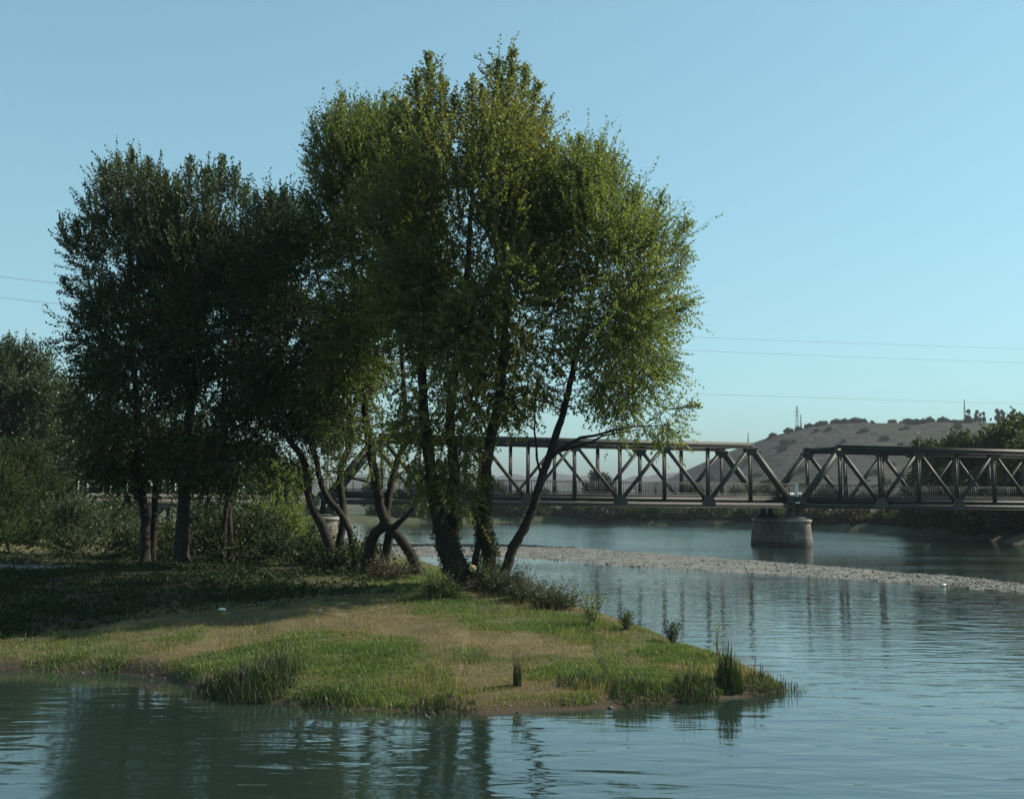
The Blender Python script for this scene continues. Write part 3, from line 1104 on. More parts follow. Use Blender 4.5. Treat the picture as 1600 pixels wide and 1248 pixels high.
def fill_clumps(mb, C, RAD, rng, twigs, nleaf, ll, lw, tl, axis_c, upw, stems=True, tone=None, flat=0.8):
    """twigs of leaves through each clump; mat 0 leaf, mat 1 bark"""
    for k in range(len(C)):
        n = max(3, int(twigs * (RAD[k] ** 1.6)))
        dirn = unit(rng.normal(size=(n, 3)))
        rr = RAD[k] * rng.random((n, 1)) ** 0.45
        P = C[k] + dirn * rr * np.array([1, 1, flat])
        out2 = unit(C[k][None] - axis_c + 1e-6)
        D = unit(dirn * 0.55 + out2 * 0.50 + np.array([0, 0, upw[k]]) + rng.normal(size=(n, 3)) * 0.28)
        L = tl * rng.uniform(0.6, 1.25, n) * (0.8 + 0.2 * RAD[k])
        v, f = twig_leaves(P, D, L, nleaf, ll, lw, rng, 0.9, 0.05 + 0.2 * upw[k])
        tn = rng.random() if tone is None else tone[k]
        var = np.clip(np.repeat(rng.normal(0.0, 0.10, n), nleaf) + rng.normal(0, 0.13, n * nleaf) + 0.25 + 0.4 * tn, 0, 1)
        mb.add(v, f, 0, var)
        # a few longer, looser sprays reach out past the clump
        n2 = max(2, int(0.16 * n))
        P2 = C[k] + unit(rng.normal(size=(n2, 3))) * RAD[k] * 0.5
        D2 = unit(out2 * 0.9 + np.array([0, 0, upw[k] + 0.15]) + rng.normal(size=(n2, 3)) * 0.5)
        L2 = tl * rng.uniform(1.3, 2.1, n2)
        v, f = twig_leaves(P2, D2, L2, int(nleaf * 1.3), ll, lw, rng, 0.8, 0.08)
        mb.add(v, f, 0, np.clip(rng.normal(0.3 + 0.4 * tn, 0.15, len(f)), 0, 1))
        P, D, L = np.vstack([P, P2]), np.vstack([D, D2]), np.concatenate([L, L2])
        if stems:
            v, q, t_ = twig_stems(P, D, L, 0.011)
            mb.add(v, q, 1)
            mb.add(v, t_, 1)


def limb(p0, p1, rng, n=9, wob=0.12, rise=0.0):
    t = np.linspace(0, 1, n)[:, None]
    d = np.linalg.norm(p1 - p0)
    q = p0 * (1 - t) + p1 * t
    q[:, 2] += rise * d * np.sin(t[:, 0] * math.pi)
    j = rng.normal(size=(n, 3)) * wob * d / n
    j[0] = j[-1] = 0
    return q + np.cumsum(j, 0) * (1 - t) * 1.2


_kb = np.random.default_rng(41).normal(size=(9, 3)) * 1.55
_pb = np.random.default_rng(42).random(9) * 6.28


def bough(p, seed):
    return float(np.sin(_kb @ np.asarray(p) * np.array([1.0]) + _pb + seed * 1.7).sum() / 2.1)


def crown_clumps(poly, Y, rng, count, rad_px, thick, holes=(), y_jit=1.0, rng_seed=0):
    """clump centres spread through the crown's volume"""
    poly = [tuple(p) for p in poly]
    xs = [p[0] for p in poly]
    ys = [p[1] for p in poly]
    C, RR, UP = [], [], []
    tries = 0
    while len(C) < count and tries < 60000:
        tries += 1
        x = rng.uniform(min(xs), max(xs))
        y = rng.uniform(min(ys), max(ys))
        if not in_poly(np.array([x]), np.array([y]), poly)[0]:
            continue
        e = line_dist(np.array([x]), np.array([y]), poly, True)[0]
        r = rad_px * rng.uniform(0.65, 1.25)
        if e < r * 0.62:
            if rng.random() < 0.75 or e < 6:
                continue
            r = max(12, e * 1.2)
        bad = False
        for hx, hy, hr in holes:
            if math.hypot(x - hx, y - hy) < hr + r * 0.7:
                bad = True
        if bad:
            continue
        em = e * Y / FPX
        half = math.sqrt(max(0.02, thick ** 2 - max(0, thick - em) ** 2))
        dy = half * rng.uniform(-1, 1)
        p = at(x, y, Y)
        p[1] += dy * y_jit
        # keep the direction of sight so that the outline stays where it is
        s_ = p[1] / Y
        p[0] *= s_
        p[2] = H + (p[2] - H) * s_
        if bough(p, rng_seed) < -0.05:
            continue
        rm = r * Y / FPX
        if any(np.linalg.norm(p - c_) < 0.5 * min(rm, r_) for c_, r_ in zip(C, RR)):
            continue
        C.append(p)
        RR.append(rm)
        h_ = (max(ys) - y) / (max(ys) - min(ys))
        UP.append(0.02 + 0.42 * h_ ** 2)
    return np.array(C), np.array(RR), np.array(UP)


def spires(mb, L, Y, rng, ll, lw):
    """upright leafy leader shoots along the crown top: (x, y_base, x_top, y_top)"""
    for x0, y0, x1, y1 in L:
        p0, p1 = at(x0, y0, Y + rng.uniform(-1.5, 1.5)), None
        p1 = at(x1, y1, p0[1])
        q = limb(p0, p1, rng, 10, 0.10)
        mb.tube(q, np.linspace(0.028, 0.008, 10), 4, 1)
        n = int(60 * np.linalg.norm(p1 - p0) / 2.0)
        t = rng.random(n) ** 1.15
        idx = (t * 9).astype(int).clip(0, 8)
        fr = (t * 9 - idx)[:, None]
        P = q[idx] * (1 - fr) + q[idx + 1] * fr
        ax = unit((p1 - p0)[None])
        D = unit(ax * 0.95 + rng.normal(size=(n, 3)) * 0.50)
        Ln = (0.85 * (1 - t) + 0.24) * rng.uniform(0.7, 1.2, n)
        v, f = twig_leaves(P, D, Ln, 10, ll, lw, rng, 0.75, 0.1, 0.1)
        mb.add(v, f, 0, np.clip(rng.normal(0.55, 0.2, len(f)), 0, 1))
        v, q_, t_ = twig_stems(P, D, Ln, 0.009)
        mb.add(v, q_, 1)
        mb.add(v, t_, 1)


def poplar(name, label, stems, poly, Y, count, rad_px, thick, seed, leaf, holes=(), spire=(), twigs=26, nleaf=24, ll=0.112, lw=0.088, tl=0.95, group=None, ivy=None, cut=None, extra=(), sub=4):
    """stems: [[(x, y, radius_m, dY), ...] from the ground up]"""
    rng = np.random.default_rng(seed)
    base = hit(stems[0][0][0], stems[0][0][1])
    root = thing(name, base, label, 'tree', group)
    C, RR, UP = crown_clumps(poly, Y, rng, count, rad_px, thick, holes, 1.0, seed)
    if len(extra):
        C = np.vstack([C, [at(x, y, Y + rng.uniform(-1.2, 1.2)) for x, y, _ in extra]])
        RR = np.concatenate([RR, [q * Y / FPX for _, _, q in extra]])
        UP = np.concatenate([UP, np.full(len(extra), 0.05)])
    SP, owners = [], []
    smb = []
    for st in stems:
        pts, rad = [], []
        for k, (x, y, r, dy) in enumerate(st):
            if k == 0 and y > 830:
                p = land_pt(*at(x, y, Y + dy)[:2])
                p[2] -= 0.12
            else:
                p = at(x, y, Y + dy)
            pts.append(p)
            rad.append(r)
        grounded = st[0][1] > 830
        nn = 9 * (len(pts) - 1) + 1
        q = spline(pts, nn)
        q += np.cumsum(rng.normal(size=q.shape) * 0.012, 0) * np.array([1, 1, 0.2])
        rr = np.interp(np.linspace(0, 1, nn), np.linspace(0, 1, len(rad)), rad)
        if grounded:
            rr[:3] *= np.array([1.45, 1.2, 1.06])
        m_ = MB()
        m_.tube(q, rr, 11, 0, 0.06, rng)
        smb.append(m_)
        for i in range(nn):
            SP.append(q[i])
            owners.append((len(smb) - 1, rr[i]))
    SP = np.array(SP)
    zb = base[2]
    # limbs to the clumps
    order = np.argsort(C[:, 2])
    nodes, nown, nrad = list(SP), [o_[0] for o_ in owners], [o_[1] for o_ in owners]
    for k in order:
        c_ = C[k]
        A = np.array(nodes)
        dv = c_[None] - A
        dist = np.linalg.norm(dv, axis=1)
        cost = dist + np.where(dv[:, 2] < 0.25 * dist, 4.0 + 2 * dist, 0) + np.where(A[:, 2] < zb + 1.6, 6, 0)
        i = int(np.argmin(cost))
        r0 = min(nrad[i] * 0.6, 0.016 + 0.013 * dist[i] + 0.01)
        q = limb(A[i], c_, rng, 8, 0.22, 0.05)
        smb[nown[i]].tube(q, np.linspace(max(r0, 0.018), 0.012, 8), 5)
        for j in (3, 5, 7):
            nodes.append(q[j])
            nown.append(nown[i])
            nrad.append(max(0.02, r0 * (1 - j / 9)))
        for _ in range(sub):
            e = c_ + unit(rng.normal(size=3) + np.array([0, 0, 0.4])) * RR[k] * 0.85
            smb[nown[i]].tube(limb(q[6], e, rng, 5, 0.15), np.linspace(0.013, 0.005, 5), 3)
    for m_ in smb:
        m_.build('trunk', M_BARK, root, smooth=True)
    cr = MB()
    axis = C.mean(0)
    fill_clumps(cr, C, RR, rng, twigs, nleaf, ll, lw, tl, axis, UP)
    if len(spire):
        spires(cr, spire, Y, rng, ll, lw)
    cr.build('crown', [leaf, M_TWIG], root, varname='var')
    if ivy:
        iv = MB()
        for si, a_, b_, dens in ivy:
            pts = [p for p, o_ in zip(SP, owners) if o_[0] == si]
            rad = [o_[1] for o_ in owners if o_[0] == si]
            n_ = len(pts)
            i0, i1 = int(a_ * n_), max(int(b_ * n_), int(a_ * n_) + 2)
            m2 = int(dens)
            kk = rng.uniform(i0, i1 - 1.01, m2)
            ik = kk.astype(int)
            fr = (kk - ik)[:, None]
            pts = np.array(pts)
            rad = np.array(rad)
            ik2 = np.minimum(ik + 1, n_ - 1)
            P = pts[ik] * (1 - fr) + pts[ik2] * fr
            o2 = unit(rng.normal(size=(m2, 3)) * np.array([1, 1, 0.15]))
            P = P + o2 * (rad[ik][:, None] * rng.uniform(0.92, 1.12, (m2, 1)))
            v, f = twig_leaves(P, unit(o2 + np.array([0, 0, 0.2])), np.full(m2, 0.10), 3, 0.075, 0.07, rng)
            iv.add(v, f, 0, rng.random(len(f)))
        iv.build('ivy', [M_IVY], root, varname='var')
    if cut is not None:
        x, y, r, dy = cut
        p = at(x, y, Y + dy)
        m_ = MB()
        dvec = unit(np.array([0.35, -0.9, 0.12]))
        m_.tube([p - dvec * 0.25, p, p + dvec * 0.02], [r * 0.9, r, r * 0.98], 12)
        m_.build('sawn_limb', M_CUT, root)
    return root


# ---- the island grove
poplar('poplar_tree', 'tallest multi-stemmed poplar with thick leaning ivy trunks and a sawn limb',
       [[(728, 912, 0.50, 0), (712, 880, 0.44, 0), (694, 835, 0.33, 0), (680, 785, 0.27, 0), (672, 720, 0.22, 0.3), (664, 620, 0.18, 0.5), (662, 480, 0.13, 0.6), (668, 320, 0.08, 0.5), (671, 170, 0.03, 0.4)],
        [(720, 908, 0.40, 0.7), (704, 868, 0.30, 0.6), (708, 810, 0.26, 0.6), (712, 750, 0.22, 0.8), (704, 650, 0.18, 1.0), (722, 500, 0.14, 1.4), (735, 360, 0.09, 1.6), (742, 230, 0.04, 1.6)],
        [(765, 905, 0.30, 0.3), (763, 870, 0.26, 0.3), (753, 820, 0.24, 0.2), (755, 760, 0.21, 0), (764, 690, 0.18, -0.3), (780, 600, 0.16, -0.6), (790, 480, 0.12, -1.0), (800, 330, 0.08, -1.2), (805, 170, 0.03, -1.2)],
        [(742, 905, 0.16, 0.1), (748, 860, 0.12, 0.1), (756, 815, 0.10, 0.2)]],
       [(640, 190), (650, 120), (672, 90), (692, 140), (708, 175), (740, 185), (758, 150), (772, 110), (800, 100), (835, 130), (855, 165), (852, 225), (885, 285), (915, 370), (915, 450), (910, 520), (885, 580), (845, 640), (800, 655), (765, 690), (750, 750), (700, 785), (665, 765), (645, 700), (612, 600), (585, 480), (572, 350), (592, 235)],
       40.5, 205, 43, 4.6, 21, M_LEAF, holes=[(640, 560, 14), (690, 625, 12), (835, 665, 18)],
       spire=[(668, 215, 672, 82), (655, 210, 648, 118), (685, 215, 690, 125), (700, 210, 712, 150), (735, 215, 738, 130), (772, 200, 778, 95), (790, 210, 802, 84), (805, 215, 822, 105), (820, 225, 842, 130), (828, 260, 856, 165), (760, 210, 752, 140), (620, 250, 612, 178), (632, 240, 634, 160), (840, 300, 862, 232)],
       ivy=[(0, 0.05, 0.30, 380), (1, 0.0, 0.25, 220), (2, 0.0, 0.42, 900), (3, 0.0, 1.0, 90)], cut=(739, 888, 0.13, -0.48), twigs=31,
       extra=[(655, 690, 28), (670, 742, 26), (700, 760, 28), (735, 722, 26), (690, 662, 30), (740, 640, 30), (725, 775, 20), (650, 640, 26), (720, 690, 24), (790, 640, 26), (820, 610, 28), (760, 600, 30), (680, 600, 30), (700, 715, 22), (645, 735, 22), (665, 710, 26), (690, 735, 24), (715, 660, 28), (735, 690, 24), (660, 660, 28), (710, 790, 16), (640, 660, 24), (770, 655, 22), (850, 610, 24), (880, 560, 26), (900, 620, 20), (745, 745, 18)])

poplar('poplar_tree', 'slender right-leaning poplar with bright green crown over the water',
       [[(778, 907, 0.21, 0.3), (800, 862, 0.185, 0.2), (822, 815, 0.165, 0.1), (842, 755, 0.15, 0), (862, 690, 0.135, 0), (884, 620, 0.12, 0), (902, 545, 0.10, 0), (925, 450, 0.08, 0), (940, 360, 0.05, 0), (925, 270, 0.02, 0)],
        [(845, 742, 0.05, 0.0), (838, 700, 0.04, 0.1), (834, 650, 0.03, 0.2), (836, 590, 0.02, 0.2)]],
       [(862, 265), (905, 230), (940, 245), (968, 275), (985, 315), (1030, 320), (1045, 352), (1072, 362), (1066, 400), (1062, 450), (1066, 485), (1035, 520), (1060, 570), (1056, 610), (1074, 640), (1062, 685), (1030, 698), (985, 688), (935, 650), (900, 590), (865, 550), (838, 480), (828, 380), (838, 310)],
       40.0, 128, 40, 3.6, 22, M_LEAF3, holes=[(905, 585, 16), (930, 660, 14), (880, 600, 14)],
       spire=[(903, 300, 906, 214), (930, 310, 936, 226), (955, 320, 962, 246), (1015, 380, 1034, 306), (1045, 410, 1076, 348), (870, 380, 868, 290), (1050, 440, 1072, 395), (985, 340, 992, 300), (880, 310, 872, 245), (1040, 500, 1078, 470), (1045, 640, 1086, 636)],
       extra=[(872, 335, 32), (868, 400, 34), (880, 462, 32), (902, 520, 30), (864, 300, 26), (1000, 400, 34), (1010, 560, 30), (960, 620, 26), (1030, 650, 26)],
       twigs=30, ll=0.10, lw=0.07)

poplar('poplar_tree', 'poplar on crossing X-shaped trunks behind the tallest tree',
       [[(654, 893, 0.25, 0), (644, 870, 0.22, 0), (622, 842, 0.21, 0), (602, 820, 0.24, 0), (592, 790, 0.21, 0), (584, 745, 0.20, 0), (574, 690, 0.18, 0.2), (566, 620, 0.16, 0.4), (555, 500, 0.12, 0.5), (545, 380, 0.08, 0.5), (535, 240, 0.03, 0.4)],
        [(570, 858, 0.22, 0.4), (584, 840, 0.22, 0.3), (602, 820, 0.22, 0.1), (608, 790, 0.17, 0.2), (614, 750, 0.16, 0.4), (626, 715, 0.14, 0.6), (638, 680, 0.12, 0.8), (630, 560, 0.10, 1.2), (622, 400, 0.07, 1.4), (610, 240, 0.03, 1.4)],
        [(598, 862, 0.20, 0.9), (604, 840, 0.2, 0.5), (612, 822, 0.15, 0.0), (630, 805, 0.09, -0.2), (642, 788, 0.07, -0.4), (650, 776, 0.045, -0.5)]],
       [(488, 205), (510, 195), (530, 170), (560, 180), (600, 165), (640, 190), (690, 260), (690, 400), (665, 520), (640, 640), (625, 690), (590, 705), (555, 690), (525, 700), (500, 620), (485, 500), (478, 400), (492, 330), (500, 280), (488, 240)],
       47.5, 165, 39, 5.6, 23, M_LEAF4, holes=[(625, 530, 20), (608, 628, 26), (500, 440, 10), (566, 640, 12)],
       spire=[(492, 270, 488, 188), (515, 260, 510, 182), (530, 240, 534, 152), (552, 250, 560, 168), (580, 240, 584, 165), (598, 240, 602, 150), (495, 290, 478, 250), (565, 240, 570, 172), (620, 240, 622, 160)],
       ivy=[(0, 0.0, 0.16, 120), (1, 0.0, 0.2, 200)], twigs=31, ll=0.108, lw=0.085,
       extra=[(590, 640, 28), (640, 600, 28), (612, 672, 22), (560, 600, 30), (515, 640, 28), (540, 560, 30), (600, 570, 28), (625, 480, 30), (560, 670, 22), (635, 655, 20), (540, 722, 22), (582, 722, 18), (612, 725, 18), (640, 735, 18), (505, 735, 20)])

poplar('poplar_tree', 'left-leaning poplar with two slanting dark trunks before the far stone pier',
       [[(556, 862, 0.17, 0), (548, 838, 0.15, 0), (533, 805, 0.15, 0), (512, 778, 0.15, 0), (500, 745, 0.135, 0), (492, 710, 0.13, 0), (474, 668, 0.12, 0), (455, 630, 0.11, 0), (440, 540, 0.08, 0), (430, 420, 0.03, 0)],
        [(528, 860, 0.26, -0.4), (505, 828, 0.22, -0.4), (486, 795, 0.19, -0.3), (478, 755, 0.17, -0.2), (474, 722, 0.16, 0), (452, 690, 0.14, 0.2), (424, 655, 0.12, 0.4), (405, 590, 0.09, 0.6), (400, 480, 0.05, 0.6)],
        [(522, 855, 0.20, 0.6), (536, 815, 0.17, 0.6), (533, 770, 0.17, 0.8), (532, 730, 0.17, 1.0), (544, 690, 0.16, 1.2), (540, 600, 0.12, 1.2), (505, 480, 0.08, 1.2), (480, 380, 0.03, 1.0)]],
       [(385, 335), (405, 318), (430, 308), (480, 322), (505, 400), (530, 520), (545, 640), (525, 700), (480, 690), (425, 670), (370, 580), (362, 440)],
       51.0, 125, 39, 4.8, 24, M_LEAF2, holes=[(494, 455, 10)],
       spire=[(402, 350, 398, 312), (440, 345, 446, 298), (470, 350, 478, 308), (425, 345, 420, 305)], twigs=31, ll=0.115, lw=0.09,
       extra=[(470, 560, 32), (500, 620, 28), (450, 600, 30), (430, 540, 30), (480, 660, 24), (420, 620, 26), (430, 692, 26), (462, 722, 24), (500, 715, 24), (420, 735, 22), (398, 690, 26), (388, 640, 28), (380, 720, 24), (445, 755, 20)])

poplar('poplar_tree', 'broad dark poplar at the left end of the grove',
       [[(228, 853, 0.27, 0), (228, 815, 0.23, 0), (222, 760, 0.21, 0), (215, 650, 0.18, 0), (205, 500, 0.12, 0), (200, 350, 0.06, 0), (205, 270, 0.02, 0)],
        [(236, 856, 0.2, 0.6), (240, 800, 0.17, 0.5), (235, 700, 0.13, 0.6), (170, 560, 0.09, 0.8), (130, 420, 0.03, 1.0)]],
       [(98, 360), (125, 360), (150, 305), (162, 272), (205, 245), (245, 262), (280, 300), (305, 420), (310, 560), (300, 700), (240, 765), (165, 765), (125, 700), (115, 600), (110, 520), (115, 430)],
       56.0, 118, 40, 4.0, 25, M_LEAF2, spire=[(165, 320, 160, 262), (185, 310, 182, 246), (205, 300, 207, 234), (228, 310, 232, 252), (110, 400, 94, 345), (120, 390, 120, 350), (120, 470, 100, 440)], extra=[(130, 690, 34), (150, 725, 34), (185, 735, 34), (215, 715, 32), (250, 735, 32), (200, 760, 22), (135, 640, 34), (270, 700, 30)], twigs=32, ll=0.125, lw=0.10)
poplar('poplar_tree', 'round-topped dark poplar on the thickest straight trunk in the left grove',
       [[(284, 862, 0.40, 0), (286, 825, 0.35, 0), (288, 780, 0.30, 0), (292, 700, 0.26, 0), (305, 580, 0.2, 0), (315, 450, 0.12, 0), (325, 330, 0.04, 0)],
        [(362, 852, 0.17, 1.2), (358, 800, 0.15, 1.2), (355, 740, 0.13, 1.2), (350, 640, 0.10, 1.0), (360, 500, 0.07, 1.0), (365, 350, 0.03, 1.0)],
        [(350, 856, 0.14, 0.2), (352, 805, 0.12, 0.2), (366, 760, 0.10, 0.4), (385, 690, 0.07, 0.4)]],
       [(228, 290), (255, 272), (295, 262), (320, 280), (350, 262), (382, 302), (408, 345), (430, 450), (420, 560), (408, 680), (360, 762), (295, 770), (255, 690), (235, 500), (222, 380)],
       54.0, 102, 40, 3.8, 26, M_LEAF2, spire=[(262, 320, 258, 270), (295, 310, 298, 250), (322, 315, 325, 268), (345, 310, 348, 248), (362, 320, 368, 265), (378, 345, 386, 296)], extra=[(300, 740, 34), (335, 735, 34), (365, 720, 32), (395, 690, 30), (330, 765, 22), (400, 640, 30), (385, 745, 22)], twigs=32, ll=0.125, lw=0.10)


# ---- bushes and background trees
def bush_mesh(rng, clumps, twigs, nleaf, ll, lw, tl, upw=0.35, stems=True, flat=0.8):
    mb = MB()
    C = np.array([c[:3] for c in clumps], float)
    RR = np.array([c[3] for c in clumps], float)
    ax = C.mean(0) * np.array([1, 1, 0.5])
    fill_clumps(mb, C, RR, rng, twigs, nleaf, ll, lw, tl, ax, np.full(len(C), upw), stems, flat=flat)
    return mb


def blob(rng, w_, h_, n, r):
    """clump list for a crown of half-width w_ and height h_"""
    out = []
    for _ in range(n):
        a_ = rng.random() * 6.28
        q = rng.random() ** 0.5
        z = rng.random()
        ww = w_ * math.sqrt(max(0.05, 1 - (2 * z - 0.75) ** 2 / 1.7)) * q
        out.append((ww * math.cos(a_), ww * math.sin(a_), r * 0.6 + z * (h_ - r), r * rng.uniform(0.7, 1.25)))
    return out


def bush(name, loc, w_, h_, seed, label, leaf, n=14, r=0.6, twigs=34, nleaf=14, ll=0.11, lw=0.075, tl=0.6, cat='bush', group=None, trunk=None, upw=0.35):
    rng = np.random.default_rng(seed)
    root = thing(name, loc, label, cat, group)
    cl = blob(rng, w_, h_, n, r)
    z0 = 0.0
    if trunk:
        z0 = trunk
        cl = [(a_, b_, c_ + z0, d_) for a_, b_, c_, d_ in cl]
    mb = bush_mesh(rng, cl, twigs, nleaf, ll, lw, tl, upw)
    o = mb.build('crown' if trunk else 'foliage', [leaf, M_TWIG], root, varname='var')
    o.location = (0, 0, 0)
    sb = MB()
    if trunk:
        q = limb(np.array([0, 0, -0.3]), np.array([rng.normal() * 0.3, rng.normal() * 0.3, z0 + h_ * 0.75]), rng, 9, 0.15)
        sb.tube(q, np.linspace(0.05 + 0.022 * h_, 0.03, 9), 8)
        for c in cl[::2]:
            sb.tube(limb(q[rng.integers(2, 8)], np.array(c[:3]), rng, 6, 0.2), np.linspace(0.06, 0.015, 6), 4)
    else:
        for c in cl:
            sb.tube(limb(np.array([rng.normal() * 0.15, rng.normal() * 0.15, -0.15]), np.array(c[:3]), rng, 6, 0.25), np.linspace(0.03, 0.008, 6), 4)
    o2 = sb.build('trunk' if trunk else 'stems', M_BARK, root)
    o2.location = (0, 0, 0)
    return root


def bank_pt(px, Y, z=None):
    p = at(px, 800, Y)
    zz = float(land_z(np.array([p[0]]), np.array([p[1]]))[0]) if z is None else z
    return np.array([p[0], p[1], zz])


# left background trees (beyond the approach viaduct)
bush('broad_tree', bank_pt(20, 112, 2.0), 5.0, 12.5, 31, 'tall full-crowned tree at the left edge behind the bushes', M_LEAF2, n=52, r=1.7, twigs=26, nleaf=16, ll=0.26, lw=0.2, tl=1.3, cat='tree', trunk=4.5)
bush('broad_tree', bank_pt(100, 118, 2.0), 4.5, 10.5, 32, 'lower tree peeping out between the left edge tree and the grove', M_LEAF2, n=42, r=1.6, twigs=26, nleaf=16, ll=0.26, lw=0.2, tl=1.3, cat='tree', trunk=3.5)
bush('broad_tree', bank_pt(-70, 108, 2.0), 5.5, 12.0, 33, 'tree cut off by the left edge of the view', M_LEAF2, n=46, r=1.7, twigs=26, nleaf=16, ll=0.26, lw=0.2, tl=1.3, cat='tree', trunk=4.0)
for k, (px, Y, ww, hh) in enumerate([(180, 122, 5, 9), (265, 126, 5, 8.5), (345, 128, 4.5, 8), (420, 132, 4, 7.0)]):
    lab = ['dark tree under the broad poplar, behind the viaduct railing', 'dark tree behind the thickest straight trunk', 'dark tree behind the pair of thin grove trunks', 'small tree behind the sunlit bush of the grove'][k]
    bush('broad_tree', bank_pt(px, Y, 1.6), ww, hh, 40 + k, lab, M_LEAF2, n=30, r=1.6, twigs=22, nleaf=14, ll=0.30, lw=0.22, tl=1.3, cat='tree', trunk=1.5)

# bushes on the left bank
B = [
    (30, 78, 3.0, 6.0, 'tall rounded bush at the left edge over the sandy bank', M_BUSH),
    (-35, 72, 3.0, 5.0, 'bush cut by the left edge of the view', M_BUSH),
    (78, 82, 2.3, 4.2, 'mid-sized bush hiding the end of the viaduct railing', M_BUSH),
    (120, 74, 2.6, 3.0, 'low dark bush right of the sandy bank', M_LEAF2),
    (180, 80, 2.2, 2.8, 'low dark bush under the flared viaduct column', M_LEAF2),
    (320, 70, 2.0, 2.6, 'dark bush between the thickest trunk and the pair of thin trunks', M_LEAF2),
    (425, 68, 2.2, 5.6, 'tall sunlit yellow-green bush left of the leaning trunks', M_LEAF4),
    (440, 64, 1.2, 2.9, 'low sunlit bush at the foot of the far stone pier', M_LEAF3),
    (400, 58, 1.8, 2.4, 'dark bramble left of the leaning trunks', M_IVY),
    (462, 54, 1.3, 1.1, 'dark bramble at the foot of the leaning trunks', M_IVY),
    (515, 51, 1.1, 0.75, 'dark bramble in front of the leaning trunks', M_IVY),
    (565, 50, 0.9, 0.7, 'bramble around the left foot of the crossing trunks', M_IVY),
    (20, 64, 2.0, 1.3, 'low scrub on the sandy bank at the left edge', M_BUSH),
    (255, 60, 2.0, 1.3, 'low dark scrub at the foot of the thickest straight trunk', M_IVY),
    (160, 62, 2.4, 1.3, 'low dark scrub left of the broad poplar trunk', M_IVY),
    (335, 56, 1.8, 1.2, 'low dark scrub right of the thickest straight trunk', M_IVY),
]
for k, (px, Y, ww, hh, lab, mt) in enumerate(B):
    bush('bush', bank_pt(px, Y), ww, hh, 60 + k, lab, mt, n=int(9 + 3.2 * ww * hh / 2), r=min(0.95, 0.35 * hh + 0.2), twigs=38, nleaf=15, ll=0.15, lw=0.09, tl=0.75)

# brushwood and weeds on the islet
for k, (px, py, ww, hh, lab, mt) in enumerate([
        (800, 930, 0.7, 0.45, 'tangled brushwood at the foot of the right-leaning poplar', M_FAR),
        (835, 940, 0.7, 0.36, 'dark brushwood trailing down the bank right of the trunks', M_FAR),
        (865, 950, 0.55, 0.26, 'lowest dark brushwood at the end of the trailing heap', M_FAR),
        (762, 925, 0.6, 0.6, 'leafy brushwood between the two right trunks', M_FAR),
        (690, 935, 0.5, 0.4, 'yellow-green weeds before the thick leaning trunk', M_LEAF3),
        (610, 905, 0.7, 0.6, 'dry twiggy scrub under the crossing trunks', M_BROWN)]):
    p = hit(px, py)
    bush('brushwood', p, ww, hh, 90 + k, lab, mt, n=14, r=0.25, twigs=170, nleaf=7, ll=0.075, lw=0.05, tl=0.42, cat='brush', upw=0.1)

# slim weeds with leafy stalks
for k, (px, py, hh, ww, lab, mt) in enumerate([
        (925, 972, 0.95, 0.55, 'airy pale-leaved weed shrub on the bank crest right of the brushwood', M_LEAF3),
        (980, 983, 0.45, 0.35, 'low dark weed on the bank crest past the airy shrub', M_FAR),
        (1050, 1005, 0.55, 0.3, 'low bushy weed on the bank crest near the tall brown stalk', M_FAR),
        (1076, 1008, 0.85, 0.12, 'tall thin brown weed stalk on the bank crest', M_BROWN),
        (1120, 1026, 0.7, 0.12, 'thin green weed beside the dark reed tuft at the tip', M_LEAF3)]):
    p = hit(px, py)
    rng = np.random.default_rng(120 + k)
    root = thing('weed', p, lab, 'plant')
    mb, sb = MB(), MB()
    for j in range(3 if ww < 0.2 else 16):
        a_ = rng.random() * 6.28
        tip = np.array([math.cos(a_) * ww * rng.random(), math.sin(a_) * ww * rng.random(), hh * rng.uniform(0.7, 1.05)])
        q = limb(np.array([0.03 * math.cos(a_), 0.03 * math.sin(a_), -0.05]), tip, rng, 8, 0.15)
        sb.tube(q, np.linspace(0.010, 0.004, 8), 4)
        n_ = 12
        kk = rng.integers(2, 8, n_)
        D = unit(rng.normal(size=(n_, 3)) + np.array([0, 0, 0.7]))
        v, f = twig_leaves(q[kk], D, np.full(n_, 0.14), 3, 0.06, 0.035, rng)
        mb.add(v, f, 0, rng.random(len(f)))
    o = sb.build('stalk', M_TWIG, root)
    o.location = (0, 0, 0)
    o = mb.build('leaves', [mt], root, varname='var')
    o.location = (0, 0, 0)


# ---- grass
def blades(P, hgt, wid, rng, lean=0.35):
    n = len(P)
    th = rng.random(n) * 6.28
    S = np.stack([np.cos(th), np.sin(th), 0 * th], -1)
    ln = rng.normal(size=(n, 2)) * lean
    tip = P + np.stack([ln[:, 0] * hgt, ln[:, 1] * hgt, hgt], -1)
    mid = P + np.stack([ln[:, 0] * hgt * 0.3, ln[:, 1] * hgt * 0.3, hgt * 0.58], -1)
    w_ = wid[:, None]
    v = np.stack([P - S * w_ * 0.5, P + S * w_ * 0.5, mid + S * w_ * 0.38, mid - S * w_ * 0.38, tip], 1)
    b_ = (np.arange(n) * 5)[:, None]
    return v.reshape(-1, 3), np.array([[0, 1, 2, 3]]) + b_, np.array([[3, 2, 4]]) + b_


rng = np.random.default_rng(77)
n = 620000
